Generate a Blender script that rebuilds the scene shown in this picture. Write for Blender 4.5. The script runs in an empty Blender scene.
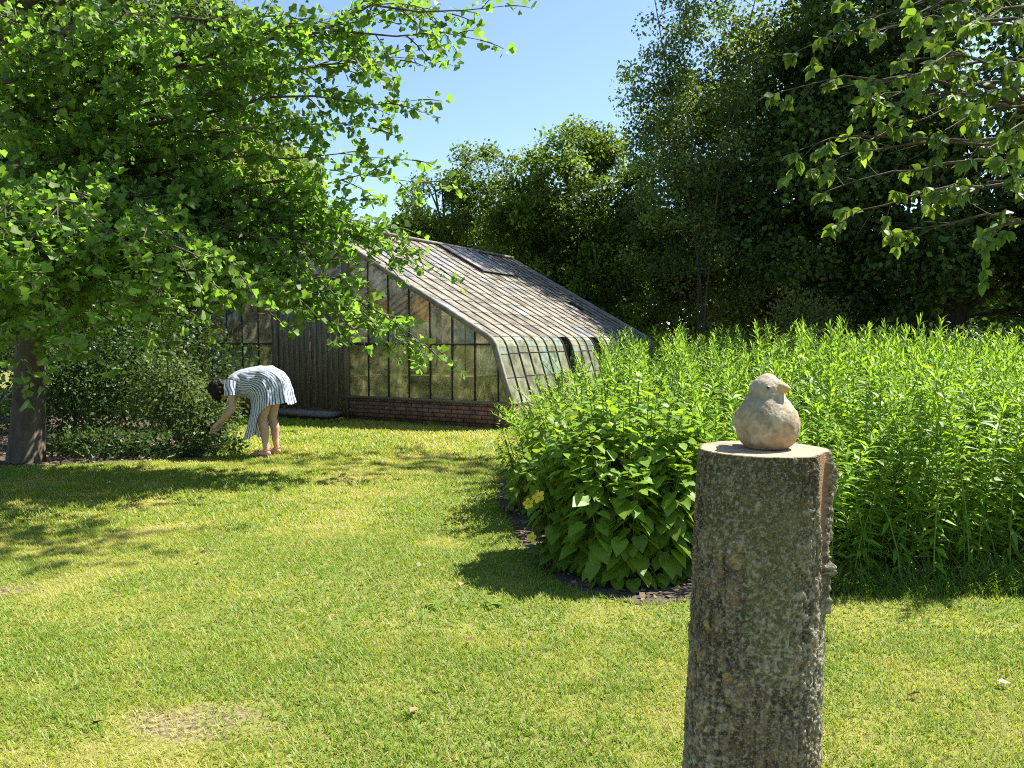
import bpy, bmesh, math, random
import numpy as np
from mathutils import Vector, Matrix
PI = math.pi
random.seed(7)
SC = bpy.context.scene
COL = SC.collection

# ------------------------------------------------------------------ camera model
F, W, H, CAMZ, HORIZ = 770.0, 1024, 768, 1.4, 340.0
PITCH = math.atan((H / 2 - HORIZ) / F)
CP, SP = math.cos(PITCH), math.sin(PITCH)

def ray(px, py):
    a, b = (px - W / 2) / F, (H / 2 - py) / F
    return np.array([a, CP + b * SP, -SP + b * CP])

def at(px, py, y):                       # the point seen at a pixel, y metres ahead
    d = ray(px, py)
    return np.array([0, 0, CAMZ]) + d * (y / d[1])

def gnd(px, py, z=0.0):                  # the ground point seen at a pixel
    d = ray(px, py)
    return np.array([0, 0, CAMZ]) + d * ((z - CAMZ) / d[2])

cam = bpy.data.cameras.new('camera')
cam.sensor_width = 36; cam.lens = 36 * F / W
cam.clip_start = 0.05; cam.clip_end = 900
co = bpy.data.objects.new('camera', cam); COL.objects.link(co)
co.location = (0, 0, CAMZ); co.rotation_euler = (PI / 2 - PITCH, 0, 0)
SC.camera = co

# ------------------------------------------------------------------ light
SUN_AZ, SUN_EL = math.radians(64), math.radians(55)
sv = Vector((math.cos(SUN_EL) * math.sin(SUN_AZ), math.cos(SUN_EL) * math.cos(SUN_AZ), math.sin(SUN_EL)))
sl = bpy.data.lights.new('sun', 'SUN'); sl.energy = 5.0; sl.angle = math.radians(0.5); sl.color = (1, .955, .88)
so = bpy.data.objects.new('sun', sl); COL.objects.link(so)
so.rotation_euler = sv.to_track_quat('Z', 'Y').to_euler(); so.location = sv * 60
wd = bpy.data.worlds.new('World'); SC.world = wd; wd.use_nodes = True
nt = wd.node_tree
sky = nt.nodes.new('ShaderNodeTexSky'); sky.sky_type = 'NISHITA'; sky.sun_disc = False
sky.sun_elevation = SUN_EL; sky.sun_rotation = SUN_AZ
sky.air_density = 1.0; sky.dust_density = 0.6; sky.ozone_density = 3.2
nt.links.new(sky.outputs[0], nt.nodes['Background'].inputs[0])
nt.nodes['Background'].inputs[1].default_value = 0.088
vs = SC.view_settings
vs.view_transform = 'Standard'; vs.look = 'None'; vs.gamma = 1; vs.exposure = 1.45; vs.use_curve_mapping = False
cy = SC.cycles
cy.max_bounces = 7; cy.diffuse_bounces = 3; cy.glossy_bounces = 2; cy.transmission_bounces = 4; cy.transparent_max_bounces = 8
cy.use_denoising = False; cy.caustics_reflective = False; cy.caustics_refractive = False
cy.sample_clamp_indirect = 6; cy.pixel_filter_type = 'BLACKMAN_HARRIS'; cy.filter_width = 1.05

# ------------------------------------------------------------------ noise
def _hash(ix, iy, iz, seed):
    h = (ix.astype(np.int64) * 374761393 + iy.astype(np.int64) * 668265263 + iz.astype(np.int64) * 2147483647 + seed * 974711) & 0xffffffff
    h = ((h ^ (h >> 13)) * 1274126177) & 0xffffffff
    return ((h ^ (h >> 16)) & 0xffff) / 65535.0

def vnoise(p, seed=0):                   # value noise in 3D, 0..1
    p = np.asarray(p, float)
    i = np.floor(p).astype(np.int64); f = p - i; f = f * f * (3 - 2 * f)
    r = 0
    for dx in (0, 1):
        for dy in (0, 1):
            for dz in (0, 1):
                w = (f[:, 0] if dx else 1 - f[:, 0]) * (f[:, 1] if dy else 1 - f[:, 1]) * (f[:, 2] if dz else 1 - f[:, 2])
                r = r + w * _hash(i[:, 0] + dx, i[:, 1] + dy, i[:, 2] + dz, seed)
    return r

def fbm(p, seed=0, octs=4):
    p = np.asarray(p, float); a, r, s = 1, 0, 0
    for k in range(octs):
        r = r + a * vnoise(p * 2 ** k, seed + k * 17); s += a; a *= .5
    return r / s

# ------------------------------------------------------------------ mesh helpers
def raw_mesh(name, V, faces, C=None, smooth=False):
    """V (n,3); faces: list of index arrays, each (m,k)."""
    me = bpy.data.meshes.new(name)
    V = np.ascontiguousarray(V, np.float32)
    me.vertices.add(len(V)); me.vertices.foreach_set('co', V.ravel())
    faces = [np.asarray(f) for f in faces if len(f)]
    loops = np.concatenate([f.ravel() for f in faces]).astype(np.int32)
    tot = np.concatenate([np.full(len(f), f.shape[1]) for f in faces]).astype(np.int32)
    st = np.concatenate([[0], np.cumsum(tot)[:-1]]).astype(np.int32)
    me.loops.add(len(loops)); me.loops.foreach_set('vertex_index', loops)
    me.polygons.add(len(tot)); me.polygons.foreach_set('loop_start', st)
    try: me.polygons.foreach_set('loop_total', tot)
    except Exception: pass
    if C is not None:
        at_ = me.color_attributes.new('Col', 'FLOAT_COLOR', 'POINT')
        c4 = np.ones((len(V), 4), np.float32); c4[:, :3] = C
        at_.data.foreach_set('color', c4.ravel())
    me.update(calc_edges=True); me.validate()
    if smooth: me.polygons.foreach_set('use_smooth', np.ones(len(me.polygons), bool))
    return me

def obj(name, me, mat=None, parent=None, loc=None):
    o = bpy.data.objects.new(name, me); COL.objects.link(o)
    if mat is not None and me is not None:
        if len(me.materials) == 0: me.materials.append(mat)
    if parent is not None: o.parent = parent
    if loc is not None: o.location = loc
    return o

def tag(o, label=None, cat=None, group=None, kind=None):
    if label: o['label'] = label
    if cat: o['category'] = cat
    if group: o['group'] = group
    if kind: o['kind'] = kind
    return o

def thing(name, label, cat, loc=(0, 0, 0), rz=0, group=None):
    o = bpy.data.objects.new(name, None); COL.objects.link(o)
    o.empty_display_size = .2
    o.location = loc; o.rotation_euler = (0, 0, rz)
    return tag(o, label, cat, group)

class MB:                                # collects boxes, tubes and polygons
    def __init__(s): s.V, s.F, s.C, s.n = [], {}, [], 0
    def add(s, V, faces, c=(1, 1, 1)):
        V = np.asarray(V, float)
        for f in faces: s.F.setdefault(len(f), []).append([i + s.n for i in f])
        s.V.append(V); s.C.append(np.tile(np.asarray(c, float), (len(V), 1)) if np.ndim(c) == 1 else c); s.n += len(V)
    def box(s, lo, hi, c=(1, 1, 1)):
        x0, y0, z0 = lo; x1, y1, z1 = hi
        s.add([(x0, y0, z0), (x1, y0, z0), (x1, y1, z0), (x0, y1, z0), (x0, y0, z1), (x1, y0, z1), (x1, y1, z1), (x0, y1, z1)],
              [(0, 3, 2, 1), (4, 5, 6, 7), (0, 1, 5, 4), (1, 2, 6, 5), (2, 3, 7, 6), (3, 0, 4, 7)], c)
    def tube(s, P, R, n=6, c=(1, 1, 1), cap=True):
        P = np.asarray(P, float); k = len(P); R = np.broadcast_to(np.asarray(R, float), (k,))
        T = np.gradient(P, axis=0); T /= np.linalg.norm(T, axis=1)[:, None] + 1e-9
        ref = np.array([0, 0, 1.]) if abs(T[0, 2]) < .9 else np.array([1., 0, 0])
        A = np.cross(T, ref); A /= np.linalg.norm(A, axis=1)[:, None] + 1e-9
        B = np.cross(T, A)
        an = np.arange(n) * 2 * PI / n
        V = P[:, None] + R[:, None, None] * (np.cos(an)[None, :, None] * A[:, None] + np.sin(an)[None, :, None] * B[:, None])
        fs = [(i * n + j, i * n + (j + 1) % n, (i + 1) * n + (j + 1) % n, (i + 1) * n + j) for i in range(k - 1) for j in range(n)]
        if cap: fs += [tuple(range(n)), tuple((k - 1) * n + j for j in reversed(range(n)))]
        s.add(V.reshape(-1, 3), fs, c)
    def build(s, name, mat, parent=None, smooth=False):
        me = raw_mesh(name, np.concatenate(s.V), [np.array(v) for v in s.F.values()], np.concatenate(s.C), smooth)
        return obj(name, me, mat, parent)

def unit(a): return a / (np.linalg.norm(a, axis=-1, keepdims=True) + 1e-9)

def leaves(name, P, D, N, S, T, faces, C, mat, parent=None, build=True):
    """A cloud of leaf shaped faces: base P, midrib direction D, normal about N, size S."""
    D = unit(D); X = unit(np.cross(D, N)); N2 = np.cross(X, D)
    T = np.asarray(T, float); k = len(T); n = len(P)
    S = np.broadcast_to(S, (n,))
    V = P[:, None] + S[:, None, None] * (T[None, :, 0:1] * X[:, None] + T[None, :, 1:2] * D[:, None] + T[None, :, 2:3] * N2[:, None])
    off = (np.arange(n) * k)[:, None]
    FF = {}
    for f in faces: FF.setdefault(len(f), []).append(np.asarray(f)[None] + off)
    FF = [np.concatenate(v) for v in FF.values()]
    CC = np.repeat(C, k, axis=0)
    if not build: return V.reshape(-1, 3), FF, CC
    return obj(name, raw_mesh(name, V.reshape(-1, 3), FF, CC), mat, parent)

RHOMB = ([(0, 0, 0), (-.34, .45, .06), (0, 1, -.06), (.34, .45, .06), (0, .5, 0)], [(0, 4, 1), (1, 4, 2), (0, 3, 4), (4, 3, 2)])
DIAM = ([(0, 0, 0), (-.33, .48, .07), (0, 1, -.05), (.33, .48, .07)], [(0, 2, 1), (0, 3, 2)])
FAN = ([(0, 0, 0), (-.60, .60, .06), (-.36, .93, .0), (0, .80, -.05), (.36, .93, .0), (.60, .60, .06)], [(0, 3, 2, 1), (0, 5, 4, 3)])
LANCE = ([(0, 0, 0), (-.085, .38, .05), (0, .42, .02), (.085, .38, .05), (0, 1, -.16)], [(0, 2, 1), (1, 2, 4), (0, 3, 2), (2, 3, 4)])
HEART = ([(0, 0, 0), (-.24, -.10, .03), (-.43, .16, .06), (-.36, .52, .04), (0, 1.0, -.14), (.36, .52, .04), (.43, .16, .06), (.24, -.10, .03), (0, .45, -.01)],
         [(0, 8, 2, 1), (2, 8, 4, 3), (0, 7, 6, 8), (8, 6, 5, 4)])
OVAL = ([(0, 0, 0), (-.24, .25, .04), (-.27, .55, .02), (0, 1, -.12), (.27, .55, .02), (.24, .25, .04), (0, .5, -.01)], [(0, 6, 2, 1), (2, 6, 3), (0, 5, 4, 6), (4, 3, 6)])

def leafcol(rng, n, base, var=.22, yellow=.12):
    b = np.asarray(base, float)[None] * (1 + var * rng.standard_normal((n, 1))).clip(.45, 1.8)
    y = rng.random((n, 1)) * yellow
    return (b * (1 + y * np.array([[2.2, .9, -.6]]))).clip(.004, .8)

# ------------------------------------------------------------------ materials
def mat(name):
    m = bpy.data.materials.new(name); m.use_nodes = True
    return m, m.node_tree.nodes, m.node_tree.links, m.node_tree.nodes['Principled BSDF']

def leaf_mat(name, trans=.4, rough=.42, spec=.45, boost=(1.25, 1.15, .5)):
    m, n, l, p = mat(name)
    a = n.new('ShaderNodeAttribute'); a.attribute_name = 'Col'
    l.new(a.outputs['Color'], p.inputs['Base Color'])
    p.inputs['Roughness'].default_value = rough; p.inputs['Specular IOR Level'].default_value = spec
    mx = n.new('ShaderNodeMix'); mx.data_type = 'RGBA'; mx.blend_type = 'MULTIPLY'; mx.inputs[0].default_value = 1
    l.new(a.outputs['Color'], mx.inputs[6]); mx.inputs[7].default_value = (*[b * 1.6 for b in boost], 1)
    t = n.new('ShaderNodeBsdfTranslucent'); l.new(mx.outputs[2], t.inputs['Color'])
    ms = n.new('ShaderNodeMixShader'); ms.inputs[0].default_value = trans
    l.new(p.outputs[0], ms.inputs[1]); l.new(t.outputs[0], ms.inputs[2])
    l.new(ms.outputs[0], n['Material Output'].inputs['Surface'])
    return m

def attr_mat(name, rough=.8, spec=.2, nscale=0, namt=.4, bump=0, bscale=40):
    """vertex-colour base with optional object-space noise mottling and bump"""
    m, n, l, p = mat(name)
    a = n.new('ShaderNodeAttribute'); a.attribute_name = 'Col'
    src = a.outputs['Color']
    tc = n.new('ShaderNodeTexCoord')
    if nscale:
        no = n.new('ShaderNodeTexNoise'); no.inputs['Scale'].default_value = nscale; no.inputs['Detail'].default_value = 6; no.inputs['Roughness'].default_value = .65
        l.new(tc.outputs['Object'], no.inputs['Vector'])
        mr = n.new('ShaderNodeMapRange'); mr.inputs[1].default_value = .3; mr.inputs[2].default_value = .7
        mr.inputs[3].default_value = 1 - namt; mr.inputs[4].default_value = 1 + namt
        l.new(no.outputs['Fac'], mr.inputs[0])
        mx = n.new('ShaderNodeMix'); mx.data_type = 'RGBA'; mx.blend_type = 'MULTIPLY'; mx.inputs[0].default_value = 1
        l.new(src, mx.inputs[6]); l.new(mr.outputs[0], mx.inputs[7]); src = mx.outputs[2]
    l.new(src, p.inputs['Base Color'])
    p.inputs['Roughness'].default_value = rough; p.inputs['Specular IOR Level'].default_value = spec
    if bump:
        nb = n.new('ShaderNodeTexNoise'); nb.inputs['Scale'].default_value = bscale; nb.inputs['Detail'].default_value = 5
        l.new(tc.outputs['Object'], nb.inputs['Vector'])
        b = n.new('ShaderNodeBump'); b.inputs['Strength'].default_value = bump; b.inputs['Distance'].default_value = .01
        l.new(nb.outputs['Fac'], b.inputs['Height']); l.new(b.outputs[0], p.inputs['Normal'])
    return m

def ramp_mat(name, scale, stops, rough=.85, spec=.15, bump=.3, stretch=(1, 1, 1), detail=7, coord='Object', bdist=.02):
    m, n, l, p = mat(name)
    tc = n.new('ShaderNodeTexCoord'); mp = n.new('ShaderNodeMapping'); mp.inputs['Scale'].default_value = stretch
    l.new(tc.outputs[coord], mp.inputs[0])
    no = n.new('ShaderNodeTexNoise'); no.inputs['Scale'].default_value = scale; no.inputs['Detail'].default_value = detail; no.inputs['Roughness'].default_value = .65
    l.new(mp.outputs[0], no.inputs['Vector'])
    cr = n.new('ShaderNodeValToRGB'); e = cr.color_ramp.elements
    while len(e) < len(stops): e.new(.5)
    for q, (ps, c) in zip(e, stops): q.position = ps; q.color = (*c, 1)
    l.new(no.outputs['Fac'], cr.inputs[0]); l.new(cr.outputs[0], p.inputs['Base Color'])
    p.inputs['Roughness'].default_value = rough; p.inputs['Specular IOR Level'].default_value = spec
    if bump:
        b = n.new('ShaderNodeBump'); b.inputs['Strength'].default_value = bump; b.inputs['Distance'].default_value = bdist
        l.new(no.outputs['Fac'], b.inputs['Height']); l.new(b.outputs[0], p.inputs['Normal'])
    return m

M_LEAF = leaf_mat('leaf', .42, .5, .3)
M_GINKGO = leaf_mat('ginkgo_leaf', .56, .48, .35, (.98, 1.1, .5))
M_GLOSSY = leaf_mat('glossy_leaf', .38, .45, .26)
M_DARK = leaf_mat('dark_leaf', .42, .55, .16)
M_GRASS = leaf_mat('grass_blade', .4, .5, .3, (1.1, 1.05, .55))
M_BARK = ramp_mat('tree_bark', 5, [(.3, (.045, .035, .025)), (.55, (.10, .08, .055)), (.75, (.17, .15, .11))], bump=.7, stretch=(1, 1, .35))
M_TWIG = ramp_mat('twig_bark', 9, [(.3, (.06, .045, .03)), (.7, (.16, .13, .10))], bump=.2)
M_STEM = attr_mat('green_stem', .6, .3)
M_SOIL = ramp_mat('soil', 9, [(.25, (.035, .026, .019)), (.5, (.085, .066, .05)), (.75, (.17, .14, .11))], bump=.9, bdist=.05, coord='Object')
M_BAREGROUND = ramp_mat('dry_soil', 14, [(.25, (.12, .09, .055)), (.5, (.22, .18, .11)), (.75, (.34, .29, .18))], bump=.8, bdist=.03)
def lawn_mat():
    m = ramp_mat('lawn_ground', 1.3, [(.3, (.11, .13, .025)), (.55, (.18, .18, .045)), (.75, (.25, .21, .07))], bump=.4, detail=9)
    n, l = m.node_tree.nodes, m.node_tree.links; p = n['Principled BSDF']
    src = p.inputs['Base Color'].links[0].from_socket
    ge = n.new('ShaderNodeNewGeometry'); no = n.new('ShaderNodeTexNoise'); no.inputs['Scale'].default_value = 9; no.inputs['Detail'].default_value = 6
    l.new(ge.outputs['Position'], no.inputs['Vector'])
    nb = n.new('ShaderNodeTexNoise'); nb.inputs['Scale'].default_value = 45; nb.inputs['Detail'].default_value = 6; l.new(ge.outputs['Position'], nb.inputs['Vector'])
    crb = n.new('ShaderNodeValToRGB'); crb.color_ramp.elements[0].position = .38; crb.color_ramp.elements[0].color = (.05, .04, .025, 1); crb.color_ramp.elements[1].position = .66; crb.color_ramp.elements[1].color = (.30, .245, .14, 1); l.new(nb.outputs['Fac'], crb.inputs[0])
    for (bx, by, rx, ry) in BARES:
        mp = n.new('ShaderNodeMapping'); mp.vector_type = 'POINT'; mp.inputs['Location'].default_value = (-bx / rx, -by / ry, 0); mp.inputs['Scale'].default_value = (1 / rx, 1 / ry, 0)
        l.new(ge.outputs['Position'], mp.inputs[0]); ln = n.new('ShaderNodeVectorMath'); ln.operation = 'LENGTH'; l.new(mp.outputs[0], ln.inputs[0])
        ad = n.new('ShaderNodeMath'); ad.operation = 'MULTIPLY_ADD'; l.new(no.outputs['Fac'], ad.inputs[0]); ad.inputs[1].default_value = 1.8; l.new(ln.outputs['Value'], ad.inputs[2])
        mr = n.new('ShaderNodeMapRange'); mr.inputs[1].default_value = 1.55; mr.inputs[2].default_value = 1.95; mr.inputs[3].default_value = .8; mr.inputs[4].default_value = 0; l.new(ad.outputs[0], mr.inputs[0])
        mx = n.new('ShaderNodeMix'); mx.data_type = 'RGBA'; l.new(mr.outputs[0], mx.inputs[0]); l.new(src, mx.inputs[6]); l.new(crb.outputs[0], mx.inputs[7]); src = mx.outputs[2]
    l.new(src, p.inputs['Base Color']); return m
BARES = [(*gnd(195, 722)[:2], .30, .15), (*gnd(8, 590)[:2], .18, .14)]
M_LAWN = lawn_mat()

# ------------------------------------------------------------------ ground
g = 420.0
me = raw_mesh('ground', np.array([(-g, -60, 0), (g, -60, 0), (g, g, 0), (-g, g, 0)]), [np.array([(0, 1, 2, 3)])])
tag(obj('ground', me, M_LAWN), kind='structure')

BED = np.array([gnd(497, 497), gnd(522, 545), gnd(560, 585), gnd(640, 603), gnd(700, 600), gnd(800, 596), gnd(900, 594), gnd(1060, 594),
                (7.2, 4.2, 0), (9.5, 6.5, 0), (9.2, 9.2, 0), (6, 9.9, 0), (3, 9.8, 0), (1.0, 9.3, 0), (.15, 8.4, 0), gnd(500, 470)])[:, :2]

def inside(P, poly):
    x, y = P[:, 0], P[:, 1]; r = np.zeros(len(P), bool); j = len(poly) - 1
    for i in range(len(poly)):
        xi, yi = poly[i]; xj, yj = poly[j]
        c = ((yi > y) != (yj > y)) & (x < (xj - xi) * (y - yi) / (yj - yi + 1e-12) + xi); r ^= c; j = i
    return r

def jag(poly, amp, seed, step=.08):
    out = []
    for i in range(len(poly)):
        a, b = poly[i], poly[(i + 1) % len(poly)]; n = max(1, int(np.linalg.norm(b - a) / step))
        for k in range(n): out.append(a + (b - a) * k / n)
    out = np.array(out)
    nz = np.stack([fbm(np.c_[out * 3, np.full(len(out), 1.)], seed) - .5, fbm(np.c_[out * 3, np.full(len(out), 9.)], seed + 5) - .5], 1)
    return out + nz * 2 * amp

def sheet(name, poly, z, m):
    bm = bmesh.new(); vv = [bm.verts.new((p[0], p[1], z)) for p in poly]; bm.faces.new(vv)
    bmesh.ops.triangulate(bm, faces=bm.faces[:])
    me = bpy.data.meshes.new(name); bm.to_mesh(me); bm.free()
    return tag(obj(name, me, m), kind='structure')

sheet('flower_bed_soil', jag(BED, .10, 3), .004, M_SOIL)
SHADE = np.array([gnd(-60, 470), gnd(40, 466), gnd(140, 462), gnd(200, 459), gnd(226, 450), gnd(215, 432), (-5.0, 15.5, 0), (-14, 15, 0), (-14, 8.0, 0)])[:, :2]
sheet('woodland_soil', jag(SHADE, .12, 8), .004, M_SOIL)

# ------------------------------------------------------------------ greenhouse
GH_O = gnd(310, 416.7); GH_ANG = math.atan2(-.49, .872)
HW, LEN = 4.25, 7.4
def prof(n=11):
    a = np.array([[0, 3.56], [3.80, 1.46]])
    pts = [a[0] + (a[1] - a[0]) * t for t in np.linspace(0, 1, n)]
    pts += [np.array(q) for q in ((3.875, 1.40), (3.93, 1.31), (3.965, 1.20), (4.09, .81), (4.215, .42))]
    return np.array(pts)
PR = prof()
def roofz(x): return float(np.interp(abs(x), PR[:, 0], PR[:, 1]))
gh = thing('greenhouse', 'old greenhouse with weathered panes and plank door on a low brick wall', 'greenhouse', (GH_O[0], GH_O[1], 0), GH_ANG)

m, n, l, p = mat('brick'); M_BRICK = m
tc = n.new('ShaderNodeTexCoord'); mp = n.new('ShaderNodeMapping'); mp.inputs['Rotation'].default_value = (PI / 2, 0, 0)
l.new(tc.outputs['Object'], mp.inputs[0])
bt = n.new('ShaderNodeTexBrick'); l.new(mp.outputs[0], bt.inputs['Vector'])
bt.inputs['Scale'].default_value = 1; bt.inputs['Brick Width'].default_value = .23; bt.inputs['Row Height'].default_value = .068; bt.inputs['Mortar Size'].default_value = .010
bt.inputs['Color1'].default_value = (.34, .14, .085, 1); bt.inputs['Color2'].default_value = (.17, .085, .06, 1); bt.inputs['Mortar'].default_value = (.05, .045, .04, 1)
no = n.new('ShaderNodeTexNoise'); no.inputs['Scale'].default_value = 7; no.inputs['Detail'].default_value = 6; l.new(tc.outputs['Object'], no.inputs['Vector'])
mx = n.new('ShaderNodeMix'); mx.data_type = 'RGBA'; mx.blend_type = 'MULTIPLY'; mx.inputs[0].default_value = .8
l.new(bt.outputs['Color'], mx.inputs[6])
mr = n.new('ShaderNodeMapRange'); mr.inputs[1].default_value = .3; mr.inputs[2].default_value = .7; mr.inputs[3].default_value = .45; mr.inputs[4].default_value = 1.5
l.new(no.outputs['Fac'], mr.inputs[0]); l.new(mr.outputs[0], mx.inputs[7]); l.new(mx.outputs[2], p.inputs['Base Color'])
p.inputs['Roughness'].default_value = .9
b = n.new('ShaderNodeBump'); b.inputs['Strength'].default_value = .8; b.inputs['Distance'].default_value = .01; b.invert = True
l.new(bt.outputs['Fac'], b.inputs['Height']); l.new(b.outputs[0], p.inputs['Normal'])

def glass_mat(name, alpha, rough, nscale, trans=.3, spec=.5):
    m, n, l, p = mat(name)
    a = n.new('ShaderNodeAttribute'); a.attribute_name = 'Col'
    tc = n.new('ShaderNodeTexCoord'); no = n.new('ShaderNodeTexNoise'); no.inputs['Scale'].default_value = nscale; no.inputs['Detail'].default_value = 8; no.inputs['Roughness'].default_value = .7
    l.new(tc.outputs['Object'], no.inputs['Vector'])
    mr = n.new('ShaderNodeMapRange'); mr.inputs[1].default_value = .32; mr.inputs[2].default_value = .68; mr.inputs[3].default_value = .55; mr.inputs[4].default_value = 1.35
    l.new(no.outputs['Fac'], mr.inputs[0])
    mx = n.new('ShaderNodeMix'); mx.data_type = 'RGBA'; mx.blend_type = 'MULTIPLY'; mx.inputs[0].default_value = 1
    l.new(a.outputs['Color'], mx.inputs[6]); l.new(mr.outputs[0], mx.inputs[7])
    l.new(mx.outputs[2], p.inputs['Base Color']); p.inputs['Roughness'].default_value = rough; p.inputs['Specular IOR Level'].default_value = spec
    tl = n.new('ShaderNodeBsdfTranslucent'); l.new(mx.outputs[2], tl.inputs['Color'])
    m1 = n.new('ShaderNodeMixShader'); m1.inputs[0].default_value = trans; l.new(p.outputs[0], m1.inputs[1]); l.new(tl.outputs[0], m1.inputs[2])
    tr = n.new('ShaderNodeBsdfTransparent'); m2 = n.new('ShaderNodeMixShader')
    ma = n.new('ShaderNodeMath'); ma.operation = 'MULTIPLY'; ma.inputs[1].default_value = alpha; ma.use_clamp = True
    l.new(mr.outputs[0], ma.inputs[0]); l.new(ma.outputs[0], m2.inputs[0])
    l.new(tr.outputs[0], m2.inputs[1]); l.new(m1.outputs[0], m2.inputs[2])
    l.new(m2.outputs[0], n['Material Output'].inputs['Surface'])
    return m
M_ROOFGLASS = glass_mat('dirty_roof_glass', .97, .45, 3.2, .25, .3)
M_GABLEGLASS = glass_mat('dirty_gable_glass', .84, .2, 3.5, .45, .5)
M_WOOD = ramp_mat('weathered_wood', 6, [(.3, (.10, .08, .058)), (.55, (.20, .165, .12)), (.8, (.32, .275, .21))], bump=.4, stretch=(5, 5, .5))
M_BAR = ramp_mat('dark_glazing_bar', 8, [(.3, (.03, .028, .025)), (.7, (.09, .08, .07))], bump=.2)
M_RAIL = ramp_mat('pale_weathered_board', 6, [(.3, (.13, .115, .1)), (.7, (.30, .275, .24))], bump=.3)

rng = np.random.default_rng(11)
# brick base walls, butted at the corners
for (lo, hi, nm) in (((.80, 0, 0), (4.26, .22, .385), 'brick_base'), ((-4.26, 0, 0), (-.80, .22, .385), 'brick_base'),
                     ((4.04, .22, 0), (4.26, LEN, .385), 'brick_base'), ((-4.26, .22, 0), (-4.04, LEN, .385), 'brick_base'), ((-4.04, LEN - .22, 0), (4.04, LEN, .385), 'brick_base')):
    q = MB(); q.box(lo, hi); q.build(nm, M_BRICK, gh)
for (lo, hi) in (((.80, -.03, .385), (4.27, .16, .425)), ((-4.27, -.03, .385), (-.80, .16, .425))):
    q = MB(); q.box(lo, hi); q.build('sill', M_WOOD, gh)
def pane_col(kind):
    if kind == 'roof':
        base = np.array([.325, .29, .22]) * rng.uniform(.82, 1.16)
        r = rng.random()
        if r < .07: base = np.array([.28, .235, .17]) * rng.uniform(.8, 1.15)
        elif r < .2: base = np.array([.30, .31, .30]) * rng.uniform(.8, 1.2)
        return base
    if kind == 'side':
        base = np.array([.30, .31, .20]) * rng.uniform(.75, 1.2); r = rng.random()
        if r < .25: base = np.array([.25, .31, .25])
        elif r < .27: base = np.array([.36, .31, .18])
        return base
    base = np.array([.52, .47, .30]) * rng.uniform(.65, 1.15)
    r = rng.random()
    if r < .2: base = np.array([.26, .33, .26])
    return base
# roof: individual lapped panes in bays between the bars
NB = 21; bay = LEN / NB
broken_side = {7: (0, 1, 2, 3), 11: (0, 1, 2, 3)}
VENT = (11.6, 15.4)
for sgn in (1, -1):
    qs, qr = MB(), MB()
    for bi in range(NB):
        y0, y1 = bi * bay + .012, (bi + 1) * bay - .012
        if sgn > 0 and bi in broken_side: qs.build('side_glazing', M_ROOFGLASS, gh); qs = MB()
        for k in range(len(PR) - 1):
            a, c = PR[k], PR[k + 1]
            steep = k >= 10
            if sgn > 0 and steep and bi in broken_side and k >= 10: continue
            if sgn > 0 and bi == 17 and k == 6: continue
            t = unit(c - a); nn = np.array([-t[1], t[0]]); nn = nn if nn[1] > 0 or (nn[0] > 0) else -nn
            lift = .010 if not steep else .003
            ju = rng.uniform(-.02, .02, 2) if not steep else (0, 0)
            pa, pc = a + nn * .002 + t * (ju[0] if k else 0), c + nn * lift + t * .02
            (qs if steep else qr).add([(sgn * pa[0], y0, pa[1]), (sgn * pc[0], y0, pc[1]), (sgn * pc[0], y1, pc[1]), (sgn * pa[0], y1, pa[1])],
                   [(0, 1, 2, 3)], pane_col('side' if steep else 'roof'))
    for z_ in (.81, 1.19):              # lap joints of the side panes
        xj = float(np.interp(-z_, -PR[10:, 1], PR[10:, 0])) + .006
        for bi in range(NB):
            if sgn > 0 and bi in broken_side: continue
            q = MB(); dz = rng.uniform(-.015, .015); q.box((min(sgn * (xj - .004), sgn * (xj + .005)), bi * bay + .012, z_ + dz - .006), (max(sgn * (xj - .004), sgn * (xj + .005)), (bi + 1) * bay - .012, z_ + dz + .006)); q.build('lap_joint', M_BAR, gh)
    qr.build('roof_glazing', M_ROOFGLASS, gh); qs.build('side_glazing', M_ROOFGLASS, gh)
    for bi in range(NB + 1):
        q = MB(); y = bi * bay; w = .009 if 0 < bi < NB else .03
        up = .022 if 0 < bi < NB else .04
        P = PR; V = []
        tt = np.gradient(P, axis=0); tt = unit(tt); nr = np.stack([-tt[:, 1], tt[:, 0]], 1); nr[nr.sum(1) < 0] *= -1
        for i in range(len(P)):
            o_, i_ = P[i] + nr[i] * up, P[i] - nr[i] * .045
            V += [(sgn * o_[0], y - w, o_[1]), (sgn * o_[0], y + w, o_[1]), (sgn * i_[0], y + w, i_[1]), (sgn * i_[0], y - w, i_[1])]
        fs = [(i * 4 + j, i * 4 + (j + 1) % 4, (i + 1) * 4 + (j + 1) % 4, (i + 1) * 4 + j) for i in range(len(P) - 1) for j in range(4)] + [(0, 1, 2, 3), tuple(len(V) - 4 + j for j in range(4))]
        q.add(V, fs); q.build('roof_bar' if 0 < bi < NB else 'rafter', M_BAR if 0 < bi < NB else M_RAIL, gh)
q = MB(); q.box((-.09, -.06, 3.545), (.09, LEN + .06, 3.60)); q.build('ridge_board', M_RAIL, gh)
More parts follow.
